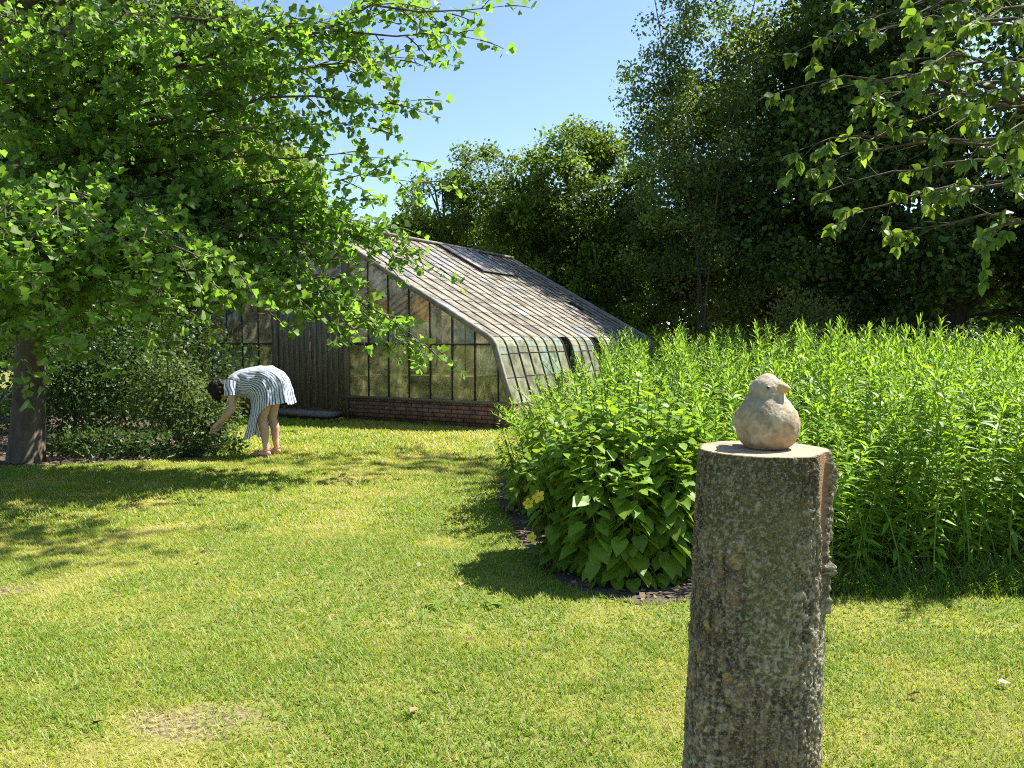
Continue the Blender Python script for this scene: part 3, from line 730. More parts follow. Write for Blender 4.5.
# stem positions on a jittered grid over the bed
gp = []
stp = .138
for ix in range(int(10 / stp)):
    for iy in range(int(6.2 / stp)):
        gp.append((-.1 + ix * stp, 4.05 + iy * stp))
gp = np.array(gp) + rng.uniform(-.075, .075, (len(gp), 2))
INB = np.array([(.10, 7.15), (.22, 6.3), (.55, 5.75), (1.15, 5.5), (1.25, 4.75), (1.40, 4.28), (3.0, 4.28), (4.6, 4.3), (7.1, 4.5), (9.2, 6.6), (9, 9.0), (6, 9.7), (3, 9.6), (1.1, 9.1), (.3, 8.2)])
gp = gp[inside(gp, INB)]
def gheight(x, y):
    hh = 1.20 + .26 * fbm(np.array([[x * .8, y * .8, 2.]]), 9, 2)[0]
    edge = np.clip((x - .05) / 1.2, 0, 1); hh *= .60 + .40 * edge
    if x < 2.3 and y < 5.9: hh *= .78 + .22 * np.clip((x - 1.5) / .8, 0, 1)
    if y < 4.75: hh *= .80 + .20 * (y - 4.25) / .5
    if y > 7.5: hh *= 1 + .03 * (y - 7.5)
    return hh * random.choice((random.uniform(.68, .92), random.uniform(.86, 1.02), random.uniform(.98, 1.13)))
inview = (np.abs(gp[:, 0]) < .68 * gp[:, 1] + .1)
order = np.argsort(np.where(inview, gp[:, 1] + .0 * gp[:, 0], 99))
ind, rest = order[:290], order[290:]
GLAB = 'tall bright green leafy stem in the dense goldenrod stand behind the stump'
for i, k in enumerate(ind):
    x, y = gp[k]; sm, fm = variants[i % 16][:2]
    s = gheight(x, y)
    o = obj('goldenrod_plant', sm, None, None, (x, y, 0)); o.rotation_euler = (random.gauss(0, .07) + .05 * (y < 4.6), random.gauss(0, .07), random.uniform(0, 6.28)); w_ = random.uniform(.75, 1.1); o.scale = (w_, w_, s)
    tag(o, GLAB, 'plant', 'goldenrod stems in the bed')
    f = obj('foliage', fm, None, o)
PP, DD, NN, LL, CC, Q = [], [], [], [], [], MB()
for i, k in enumerate(rest):
    x, y = gp[k]; _, _, S, p, D, N, L, C = variants[i % 16]; s = gheight(x, y); a = random.uniform(0, 6.28)
    R = np.array([[math.cos(a), -math.sin(a), 0], [math.sin(a), math.cos(a), 0], [0, 0, 1]])
    sc = np.array([1, 1, s]); o3 = np.array([x, y, 0])
    PP.append((p * sc) @ R.T + o3); DD.append(D @ R.T); NN.append(N @ R.T); LL.append(L); CC.append(C)
    Q.tube((S[::3] * sc) @ R.T + o3, .004, 3, (.16, .24, .05), cap=False)
V1, F1, C1 = leaves('x', np.concatenate(PP), np.concatenate(DD), np.concatenate(NN), np.concatenate(LL), *LANCEW, np.concatenate(CC), None, build=False)
V2 = np.concatenate(Q.V); off = len(V1)
me = raw_mesh('goldenrod_stand', np.concatenate([V1, V2]), F1 + [np.array(f) + off for f in Q.F.values()], np.concatenate([C1, np.concatenate(Q.C)])); me.materials.append(M_LEAF)
tag(obj('goldenrod_stand', me), kind='stuff'); print('goldenrods', len(ind), len(rest))

# big-leaved shrub in front, and its lighter neighbours
def bigleaf(name, label, base, stems, col, leaf, seed, tmpl=HEART, cat='shrub', m=M_GLOSSY, per=26, droop=.25):
    """leafy upright stems: (dx, dy, height, lean)"""
    rng = np.random.default_rng(seed); root = thing(name, label, cat, (base[0], base[1], 0))
    P, D, N, L, C = [], [], [], [], []
    for (dx, dy, h) in stems:
        q = MB(); t = np.linspace(0, 1, 7)
        e = np.array([dx * 1.25, dy * 1.25]); b_ = np.array([dx, dy]) * .72
        S = np.stack([b_[0] + (e[0] - b_[0]) * t ** 1.5, b_[1] + (e[1] - b_[1]) * t ** 1.5, t * h], 1)
        q.tube(S, np.linspace(.007, .0025, 7), 6, (.07, .11, .03)); q.build('stem', M_STEM, root)
        k = np.arange(per); u = .06 + .94 * (k / (per - 1)) ** .8
        p = np.stack([np.interp(u, t, S[:, i]) for i in range(3)], 1)
        az = k * 2.2 + rng.uniform(0, 6.28) + rng.normal(0, .3, per); el = np.interp(u, [0, .75, .93, 1], [-droop - .30, -droop, .2, .9]) + rng.normal(0, .22, per)
        d = np.stack([np.cos(az) * np.cos(el), np.sin(az) * np.cos(el), np.sin(el)], 1)
        nn_ = np.stack([-np.cos(az) * np.sin(el), -np.sin(az) * np.sin(el), np.cos(el)], 1) + rng.normal(0, .22, (per, 3))
        pet = np.interp(u, [0, .8, 1], [.09, .06, .01])[:, None]
        P.append(p + d * pet); D.append(d - np.array([0, 0, .25])); N.append(nn_)
        L.append(leaf * np.interp(u, [0, .3, .8, 1], [.8, 1.15, .95, .45]) * rng.uniform(.75, 1.2, per)); C.append(leafcol(rng, per, col, .16, .1) * np.interp(u, [0, .7, 1], [.9, 1, 1.25])[:, None])
    leaves('foliage', np.concatenate(P), np.concatenate(D), np.concatenate(N), np.concatenate(L), *tmpl, np.concatenate(C), m, root)
    return root
rng = np.random.default_rng(101)
hb = gnd(632, 585)
st = []
for k in range(110):
    a, r = rng.uniform(0, 6.28), math.sqrt(rng.random())
    dx, dy = .50 * r * math.cos(a), .42 * r * math.sin(a) + .38
    h = (1.06 - .42 * r ** 2) * rng.uniform(.82, 1.1) * (1 + .25 * max(0, dy - .3)) * (1 + .12 * dx)
    st.append((dx, dy, h))
bigleaf('hydrangea_shrub', 'big-leaved dark green shrub in front corner of the bed left of the stump', hb[:2], st, (.125, .22, .022), .104, 102, droop=.24, per=38)
nb = at(612, 500, 5.9)
st = [(rng.uniform(-.55, .75), rng.uniform(-.35, .5), rng.uniform(.8, 1.12)) for k in range(48)]
bigleaf('sunflower_clump', 'paler upright leafy clump behind the big-leaved shrub', nb[:2], st, (.15, .235, .032), .105, 103, OVAL, 'plant', M_LEAF, 34, .35)
lb = at(548, 500, 6.3)
st = [(rng.uniform(-.35, .25), rng.uniform(-.3, .35), rng.uniform(.45, .75)) for k in range(22)]
bigleaf('phlox_clump', 'low light green clump at the left tip of the bed', lb[:2], st, (.16, .24, .033), .075, 104, OVAL, 'plant', M_LEAF, 34, .3)

# yellow flowers
M_PETAL = leaf_mat('yellow_petal', .35, .5, .2, (1, .95, .6))
def yellow_flower(name, label, px, py, d, size, seed):
    rng = np.random.default_rng(seed); pt = at(px, py, d)
    root = thing(name, label, 'flower', (pt[0], pt[1], 0), 0, 'yellow flowers at the bed edge')
    q = MB(); b_ = np.array([.10, .12, 0]); e = np.array([0, 0, pt[2]])
    q.tube(bez(b_, np.array([.06, .06, pt[2]]), e, 6), .0035, 5, (.12, .2, .04)); q.build('stem', M_STEM, root)
    face = unit(np.array([-.45, -.8, .5]))
    n = 5; a1 = unit(np.cross(face, [0, 0, 1])); a2 = np.cross(face, a1); an = np.arange(n) * 2 * PI / n + rng.uniform(0, 1)
    D = np.cos(an)[:, None] * a1 + np.sin(an)[:, None] * a2 + face * .35
    leaves('petals', np.tile(e, (n, 1)), D, np.tile(face, (n, 1)), size, [(0, 0, 0), (-.3, .35, .02), (-.36, .75, 0), (0, 1, -.08), (.36, .75, 0), (.3, .35, .02), (0, .5, -.05)], [(0, 6, 2, 1), (2, 6, 3), (0, 5, 4, 6), (4, 3, 6)],
           np.tile(np.array([.85, .66, .05]), (n, 1)) * rng.uniform(.9, 1.1, (n, 1)), M_PETAL, root)
    q = MB(); q.tube([e, e + face * .012], [.006, .004], 6, (.6, .35, .02)); q.build('flower_centre', M_STEM, root)
    k = 9; az = rng.uniform(0, 6.28, k); pz = rng.uniform(.03, pt[2] * .7, k)
    leaves('foliage', np.stack([b_[0] * (1 - pz / pt[2]), b_[1] * (1 - pz / pt[2]), pz], 1), np.stack([np.cos(az), np.sin(az), rng.uniform(-.1, .4, k)], 1), rng.normal(0, .3, (k, 3)) + np.array([0, 0, 1]), .09, *OVAL, leafcol(rng, k, (.10, .18, .03)), M_LEAF, root)
yellow_flower('yellow_flower', 'yellow flower highest of the blooms at the left edge of the bed', 555, 482, 4.72, .042, 1)
yellow_flower('yellow_flower', 'larger yellow bloom at the left edge of the bed, beside the big-leaved shrub', 539, 497, 4.6, .046, 2)
yellow_flower('yellow_flower', 'yellow bloom nodding just under the larger yellow one', 529, 504, 4.62, .04, 3)
yellow_flower('yellow_flower', 'single low yellow bloom close to the dark soil', 532, 538, 4.55, .036, 4)

# ------------------------------------------------------------------ lawn grass
def lawn():
    rng = np.random.default_rng(200)
    def zone(y0, y1, dens, w, h, fine):
        ymid = (y0 + y1) / 2
        area = (y1 - y0) * 2 * (.74 * ymid + .7); n = int(area * dens)
        Y = np.sqrt(rng.random(n) * (y1 ** 2 - y0 ** 2) + y0 ** 2); X = (rng.random(n) * 2 - 1) * (.74 * Y + .7)
        P = np.c_[X, Y]
        ok = ~inside(P, BED) & ~inside(P, SHADE)
        loc = (P - GH_O[:2]); u = loc @ np.array([.872, -.49]); v = loc @ np.array([.49, .872])
        ok &= ~((np.abs(u) < 4.27) & (v > -.01) & (v < LEN)) & ~((u > -.9) & (u < .8) & (v > -.44) & (v < .1))
        nb_ = 1.4 * (fbm(np.c_[P * 7, np.zeros(n)], 3) - .5)
        for (bx, by, rx, ry) in BARES:
            bare = np.hypot((X - bx) / rx, (Y - by) / ry) + nb_
            ok &= rng.random(n) < np.clip((bare - .30) * 1.0, .42, 1)
        X, Y, P = X[ok], Y[ok], P[ok]; n = len(P)
        f1 = fbm(np.c_[P * .55, np.full(n, .3)], 11, 4); f2 = fbm(np.c_[P * 2.3, np.full(n, 5.3)], 31, 4); f3 = fbm(np.c_[P * 9, np.full(n, 2.3)], 51, 2)
        dry = np.clip((f1 * .5 + f2 * .5 - .47) * 4.0 + .22 + (f3 - .5) * 1.0 + rng.normal(0, .17, n), 0, 1)[:, None]
        lush = np.array([.165, .255, .024]); mid = np.array([.295, .335, .038]); straw = np.array([.46, .41, .15])
        C = np.where(dry < .5, lush + (mid - lush) * dry * 2, mid + (straw - mid) * (dry - .5) * 2)
        deadm = rng.random(n) < .10
        C[deadm] = np.array([.38, .32, .14])
        C = C * rng.uniform(.87, 1.13, (n, 1))
        hh = h * (1.15 - .45 * dry[:, 0]) * rng.uniform(.55, 1.35, n)
        az = rng.uniform(0, 6.28, n); D = np.c_[np.cos(az) * .75, np.sin(az) * .75, rng.uniform(.5, 1.3, n)]
        N = np.c_[np.cos(az + 3.1), np.sin(az + 3.1), np.full(n, .6)]
        if fine: T, Fc = [(-w, 0, 0), (w, 0, 0), (w * .8, .55, .03), (-w * .8, .55, .03), (0, 1, -.12)], [(0, 1, 2, 3), (3, 2, 4)]
        else: T, Fc = [(-w, 0, 0), (w, 0, 0), (0, 1, -.1)], [(0, 1, 2)]
        return leaves('x', np.c_[X, Y, np.zeros(n)], D, N, hh, T, Fc, C, None, build=False)
    for zs in ((2.0, 3.6, 15000, .06, .027, True), (3.6, 5.6, 8500, .09, .030, False), (5.6, 9.0, 4000, .13, .036, False), (9, 13.5, 1500, .2, .05, False), (13.5, 17, 350, .3, .06, False)):
        V, FF, C = zone(*zs)
        me = raw_mesh('grass', V, FF, C); me.materials.append(M_GRASS)
        tag(obj('grass', me), kind='stuff')
lawn()
def edge_grass():
    rng = np.random.default_rng(210); n = 5200
    X = rng.uniform(1.15, 4.2, n); Y = 4.12 + np.abs(rng.normal(0, .11, n)) + .03 * np.sin(X * 5)
    az = rng.uniform(0, 6.28, n); D = np.c_[np.cos(az) * .5, np.sin(az) * .5 - .15, np.ones(n)]; N = np.c_[np.cos(az + 3.1), np.sin(az + 3.1), np.full(n, .6)]
    hh = rng.uniform(.07, .2, n) * np.clip((Y - 4.05) * 5, .45, 1.2)
    V, FF, C = leaves('x', np.c_[X, Y, np.zeros(n)], D, N, hh, [(-.028, 0, 0), (.028, 0, 0), (.022, .55, -.03), (-.022, .55, -.03), (0, 1, -.28)], [(0, 1, 2, 3), (3, 2, 4)], leafcol(rng, n, (.11, .20, .03), .2, .2), None, build=False)
    me = raw_mesh('grass', V, FF, C); me.materials.append(M_GRASS); tag(obj('grass', me), kind='stuff')
edge_grass()
def litter():
    """dry leaves and crumbs of earth on the soil and a few in the grass"""
    rng = np.random.default_rng(220)
    P = np.c_[rng.uniform(-9, 5, 26000), rng.uniform(3.8, 12, 26000)]; P = P[inside(P, BED) | inside(P, SHADE)]
    P = np.r_[P, np.c_[rng.uniform(-4, 2.5, 70), rng.uniform(2.6, 9, 70)]]; n = len(P)
    a = rng.uniform(0, 6.28, n); hi = np.where(np.arange(n) < n - 70, .012, .03)
    C = np.array([.16, .11, .06]) * rng.uniform(.35, 1.8, (n, 1)); k = rng.random(n) < .2; C[k] = np.array([.30, .25, .17]) * rng.uniform(.6, 1.2, (k.sum(), 1))
    tag(leaves('leaf_litter', np.c_[P, hi], np.c_[np.cos(a), np.sin(a), rng.normal(0, .3, n)], rng.normal(0, .35, (n, 3)) + np.array([0, 0, 1.]), rng.uniform(.018, .06, n), *RHOMB, C, attr_mat('dry_leaf', .9)), kind='stuff')
litter()

# weeds in the lawn
rng = np.random.default_rng(300)
def weed(label, px, py, s, k):
    p = gnd(px, py); root = thing('dandelion_plant', label, 'weed', (p[0], p[1], 0), 0, 'weeds in the lawn')
    az = np.arange(k) * 2.4 + rng.normal(0, .2, k)
    leaves('leaf_rosette', np.tile(np.array([0, 0, .012]), (k, 1)), np.stack([np.cos(az), np.sin(az), rng.uniform(.05, .3, k)], 1), np.tile(np.array([0, 0, 1.]), (k, 1)) + rng.normal(0, .2, (k, 3)), s * rng.uniform(.7, 1.2, k), *OVAL, leafcol(rng, k, (.15, .235, .045)), M_LEAF, root)
weed('broad-leaved weed flat in the lawn left of the bed', 436, 607, .075, 9)
weed('second broad-leaved weed beside it nearer the bed', 492, 606, .07, 9)
weed('small leafy weed at the woman\'s heel near the greenhouse step', 290, 432, .14, 10)

# ------------------------------------------------------------------ stump and bird
def stump():
    rng = np.random.default_rng(400)
    c = at(763, 449, 1.80); topz = c[2]
    root = thing('tree_stump', 'tall upright log with lichen-covered bark and freshly sawn top, carrying a bird', 'stump', (c[0], c[1], 0))
    na, nz = 420, 560
    A = np.arange(na) * 2 * PI / na; Z = np.linspace(0, topz, nz)
    a, z = np.meshgrid(A, Z); a, z = a.ravel(), z.ravel()
    ca, sa = np.cos(a), np.sin(a)
    r0 = .1435 + .010 * (1 - z / topz) ** 1.2 + .022 * np.exp(-z / .10)
    r0 = r0 * (1 + .018 * np.cos(2 * a + .6) + .012 * np.cos(3 * a + 2) + .006 * np.cos(5 * a))
    q = np.stack([ca * .16, sa * .16, z], 1)
    big = fbm(q * np.array([9, 9, 5]), 1, 3) - .5
    plate = fbm(q * np.array([40, 40, 13]), 2, 4); rid = np.abs(plate - .5) * 2
    fine = fbm(q * np.array([120, 120, 95]), 3, 3) - .5
    lich = fbm(q * np.array([42, 42, 38]), 5, 4); lbig = fbm(q * np.array([6, 6, 4]), 6, 3)
    lich = fbm(q * np.array([120, 120, 150]), 5, 3); lm = np.clip((lich - .545 + (lbig - .5) * .30 + .075 * (1 - z / topz)) * 7, 0, 1)
    fine2 = vnoise(q * np.array([210, 210, 170]), 33) - .5
    disp = .010 * big + .0045 * np.clip(rid * 2.2, 0, 1) + .007 * fine + .004 * fine2 + .0012 * lm
    # strip on the right where the bark has split away
    a0 = -.64
    da = (a - a0 + PI) % (2 * PI) - PI
    wob = (fbm(np.stack([np.zeros_like(z), z * 14, np.zeros_like(z)], 1), 9, 3) - .5)
    half = np.interp(z, [0, .66, .80, .92, topz - .03, topz], [-.08, -.05, .03, .15, .25, .31]) + wob * .14
    dsp = np.abs(da + .03)
    strip = np.clip((half - dsp) * 16, 0, 1)
    lip = np.exp(-((dsp - half - .09) / .07) ** 2) * np.interp(z, [0, .35, .6, topz - .04, topz], [.5, .7, 1, 1, .1]) * (da > 0)
    lipn = np.clip(fbm(q * np.array([25, 25, 34]), 12, 3) * 2.4 - .75, 0, 1.3)
    disp = disp * (1 - strip) - .011 * strip + .018 * lip * lipn * (half > .01)
    r = r0 + disp
    V = np.stack([ca * r - .03 * (1 - z / topz), sa * r, z], 1)
    top_edge = z > topz - 1e-6
    V[top_edge, 2] += 0
    bark = np.array([.12, .093, .058]); dark = np.array([.035, .028, .02]); green = np.array([.10, .10, .045]); pale = np.array([.27, .26, .20])
    C = dark + (bark - dark) * np.clip(rid * 2.4 + fine * 1.3, 0, 1)[:, None]
    gm = np.clip((fbm(q * np.array([8, 8, 4]), 14, 3) - .45) * 5, 0, 1)[:, None] * .7
    C = C + (green - C) * gm
    C = C + (pale * (.7 + .6 * vnoise(q * 200, 8))[:, None] - C) * (lm * np.clip(.2 + .7 * (lbig), 0, .6))[:, None]
    yl = np.clip((fbm(q * np.array([30, 30, 34]), 21, 3) - .66) * 18, 0, 1) * np.clip((vnoise(q * np.array([5, 5, 9]), 22) - .55) * 5, 0, 1)
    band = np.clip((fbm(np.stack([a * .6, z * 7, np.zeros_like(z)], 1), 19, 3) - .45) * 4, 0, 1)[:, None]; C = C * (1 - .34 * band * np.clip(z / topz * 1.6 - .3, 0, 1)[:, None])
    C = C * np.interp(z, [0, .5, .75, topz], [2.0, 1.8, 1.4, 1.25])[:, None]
    C = C + (np.array([.38, .27, .05]) - C) * yl[:, None] * .8
    wood = np.array([.27, .165, .095]) * (.65 + .7 * fbm(q * np.array([90, 90, 7]), 30, 3))[:, None]
    C = C + (wood - C) * strip[:, None]
    i = np.arange(nz - 1)[:, None] * na; j = np.arange(na)[None]; j2 = (j + 1) % na
    Fq = np.stack([i + j, i + j2, i + na + j2, i + na + j], -1).reshape(-1, 4)
    m = attr_mat('bark', .92, .12, 160, .45, .7, 260)
    n, l = m.node_tree.nodes, m.node_tree.links; p = n['Principled BSDF']; src = p.inputs['Base Color'].links[0].from_socket
    tc = n.new('ShaderNodeTexCoord')
    for sc_, lo, hi, amt, colr in ((150, .54, .62, .65, (.30, .285, .22)), (75, .57, .68, .6, (.035, .028, .02)), (320, .60, .68, .7, (.36, .34, .26))):
        no = n.new('ShaderNodeTexNoise'); no.inputs['Scale'].default_value = sc_; no.inputs['Detail'].default_value = 5; l.new(tc.outputs['Object'], no.inputs['Vector'])
        mr = n.new('ShaderNodeMapRange'); mr.inputs[1].default_value = lo; mr.inputs[2].default_value = hi; mr.inputs[4].default_value = amt; l.new(no.outputs['Fac'], mr.inputs[0])
        mx = n.new('ShaderNodeMix'); mx.data_type = 'RGBA'; l.new(mr.outputs[0], mx.inputs[0]); l.new(src, mx.inputs[6]); mx.inputs[7].default_value = (*colr, 1); src = mx.outputs[2]
    am = n.new('ShaderNodeAttribute'); am.attribute_name = 'wood'
    at_ = n.new('ShaderNodeAttribute'); at_.attribute_name = 'Col'
    mx = n.new('ShaderNodeMix'); mx.data_type = 'RGBA'; l.new(am.outputs['Fac'], mx.inputs[0]); l.new(src, mx.inputs[6]); l.new(at_.outputs['Color'], mx.inputs[7])
    l.new(mx.outputs[2], p.inputs['Base Color'])
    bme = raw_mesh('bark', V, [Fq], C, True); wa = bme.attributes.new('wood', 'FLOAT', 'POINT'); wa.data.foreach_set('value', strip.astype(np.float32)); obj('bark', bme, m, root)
    # sawn face
    ring = V[-na:].copy(); nr = 60
    rr = np.linspace(0, 1, nr + 1)[1:]
    Vt = [np.array([[0, 0, topz]])]
    for f in rr:
        v = ring * f; v[:, 2] = topz + .0008 * (fbm(np.stack([ca[:na] * f * 6, sa[:na] * f * 40, np.zeros(na)], 1), 3, 3) - .5) * 2 + (.0015 if f < .985 else 0) ; Vt.append(v)
    Vt = np.concatenate(Vt); rad = np.concatenate([[0], np.repeat(rr, na)]); ang = np.concatenate([[0], np.tile(A, nr)])
    rn = rad + .02 * fbm(np.stack([np.cos(ang) * 2, np.sin(ang) * 2, np.zeros_like(ang)], 1), 4, 2)
    rg = .5 + .5 * np.sin(rn * 120) ; cr = fbm(np.stack([np.cos(ang) * 9, np.sin(ang) * 9, rad * .8], 1), 6, 3)
    st_ = fbm(np.stack([Vt[:, 0] * 25, Vt[:, 1] * 160, np.zeros(len(Vt))], 1), 16, 3)
    Ct = np.array([.41, .31, .19]) * (.82 + .14 * rg + .5 * (st_ - .5))[:, None]
    ck = np.clip((cr - .62) * 10, 0, 1) * (rad > .2)
    Ct = Ct * (1 - .55 * ck[:, None])
    Ct = Ct + (np.array([.10, .07, .045]) - Ct) * np.clip((rad - .955) * 30, 0, 1)[:, None]
    grey = np.clip((fbm(np.stack([Vt[:, 0] * 14, Vt[:, 1] * 14, np.zeros(len(Vt))], 1), 26, 3) - .5) * 4, 0, 1)[:, None]
    Ct = Ct + (np.array([.30, .25, .19]) - Ct) * grey * .5
    F0 = np.stack([np.zeros(na, int), 1 + np.arange(na), 1 + (np.arange(na) + 1) % na], 1)
    i = 1 + np.arange(nr - 1)[:, None] * na
    F1 = np.stack([i + j, i + na + j, i + na + j2, i + j2], -1).reshape(-1, 4)
    obj('sawn_top', raw_mesh('sawn_top', Vt, [F0, F1], Ct, True), attr_mat('sawn_wood', .8, .2, 60, .2, .25, 150), root)
    # curled flakes of bark at the split edge
    mf = attr_mat('bark_flake', .95, .1, 120, .4, .7, 150)
    for k in range(9):
        zz = topz - .04 - k * .03 - rng.uniform(0, .015); aa = a0 + rng.uniform(.30, .50)
        rb = float(np.interp(zz, Z, .1435 + .010 * (1 - Z / topz) ** 1.2)) - .004
        w, hgt, out = np.array([rng.uniform(.012, .022), rng.uniform(.016, .03), rng.uniform(.008, .022)]) * (1 - .055 * k)
        nu, nv = 7, 8; P = []
        for sgn in (1, -1):
            for iv in range(nv):
                for iu in range(nu):
                    u, v = iu / (nu - 1) - .5, iv / (nv - 1) - .5
                    edge = 1 - .3 * abs(v * 2) ** 2 + .25 * (vnoise(np.array([[u * 5 + k, v * 6, 3.]]), 5)[0] - .5)
                    th = aa + (u * w * 2 * edge) / rb
                    rr_ = rb + (.004 if sgn > 0 else -.004) + out * (u + .5) ** 1.5 + .010 * (vnoise(np.array([[u * 4, v * 4, k * 3.]]), 4)[0] - .4)
                    P.append((rr_ * math.cos(th) - .03 * (1 - zz / topz), rr_ * math.sin(th), zz + v * hgt * 2 * edge + .004 * math.sin(u * 9 + k)))
        P = np.array(P); nn_ = nu * nv; Fk = []
        for iv in range(nv - 1):
            for iu in range(nu - 1):
                b0 = iv * nu + iu; Fk += [(b0, b0 + 1, b0 + nu + 1, b0 + nu), (nn_ + b0 + nu, nn_ + b0 + nu + 1, nn_ + b0 + 1, nn_ + b0)]
        rim = [iu for iu in range(nu)] + [iv * nu + nu - 1 for iv in range(1, nv)] + [(nv - 1) * nu + iu for iu in range(nu - 2, -1, -1)] + [iv * nu for iv in range(nv - 2, 0, -1)]
        for x, y in zip(rim, rim[1:] + rim[:1]): Fk.append((y, x, nn_ + x, nn_ + y))
        cc = np.array([.15, .13, .10]) * (.6 + .9 * fbm(P * 120, 7, 2))[:, None]
        obj('bark_flake', raw_mesh('bark_flake', P, [np.array(Fk)], cc, True), mf, root)
    return c
ST = stump()

def remeshed(name, parts, voxel, smooth=3):
    """one continuous surface from overlapping closed pieces"""
    V = np.concatenate([p[0] for p in parts]); off = 0; F = {}
    for v, fs in parts:
        for f in fs: F.setdefault(len(f), []).append([i + off for i in f])
        off += len(v)
    me = raw_mesh(name, V, [np.array(f) for f in F.values()])
    o = bpy.data.objects.new(name, me); COL.objects.link(o)
    r = o.modifiers.new('r', 'REMESH'); r.mode = 'VOXEL'; r.voxel_size = voxel
    s = o.modifiers.new('s', 'SMOOTH'); s.iterations = smooth; s.factor = .5
    dg = bpy.context.evaluated_depsgraph_get(); dg.update()
    nm = bpy.data.meshes.new_from_object(o.evaluated_get(dg)); nm.name = name
    bpy.data.objects.remove(o); bpy.data.meshes.remove(me)
    return nm

def ball(c, r, n=20, m=12, rot=None):
    q = []
    r = np.broadcast_to(np.asarray(r, float), (3,))
    for i in range(m + 1):
        th = PI * i / m
        for j in range(n): q.append((math.sin(th) * math.cos(2 * PI * j / n), math.sin(th) * math.sin(2 * PI * j / n), math.cos(th)))
    q = np.array(q) * r
    if rot is not None: q = q @ np.asarray(rot).T
    fs = [(i * n + j, (i + 1) * n + j, (i + 1) * n + (j + 1) % n, i * n + (j + 1) % n) for i in range(m) for j in range(n)]
    return q + np.asarray(c), fs

def capsule(P, R, n=14):
    mb = MB(); P = np.asarray(P, float); R = list(R)
    d0 = unit(P[0] - P[1]); d1 = unit(P[-1] - P[-2])
    pts = [P[0] + d0 * R[0] * .98, P[0] + d0 * R[0] * .7, *P, P[-1] + d1 * R[-1] * .7, P[-1] + d1 * R[-1] * .98]
    rs = [R[0] * .15, R[0] * .7, *R, R[-1] * .7, R[-1] * .15]
    mb.tube(pts, rs, n); fs = [tuple(f) for v in mb.F.values() for f in v]
    return np.concatenate(mb.V), fs

def vcolor(me, fn):
    n = len(me.vertices); V = np.empty(n * 3, np.float32); me.vertices.foreach_get('co', V); V = V.reshape(-1, 3)
    c4 = np.ones((n, 4), np.float32); c4[:, :3] = fn(V)
    a = me.color_attributes.new('Col', 'FLOAT_COLOR', 'POINT'); a.data.foreach_set('color', c4.ravel())
    me.polygons.foreach_set('use_smooth', np.ones(len(me.polygons), bool)); return V

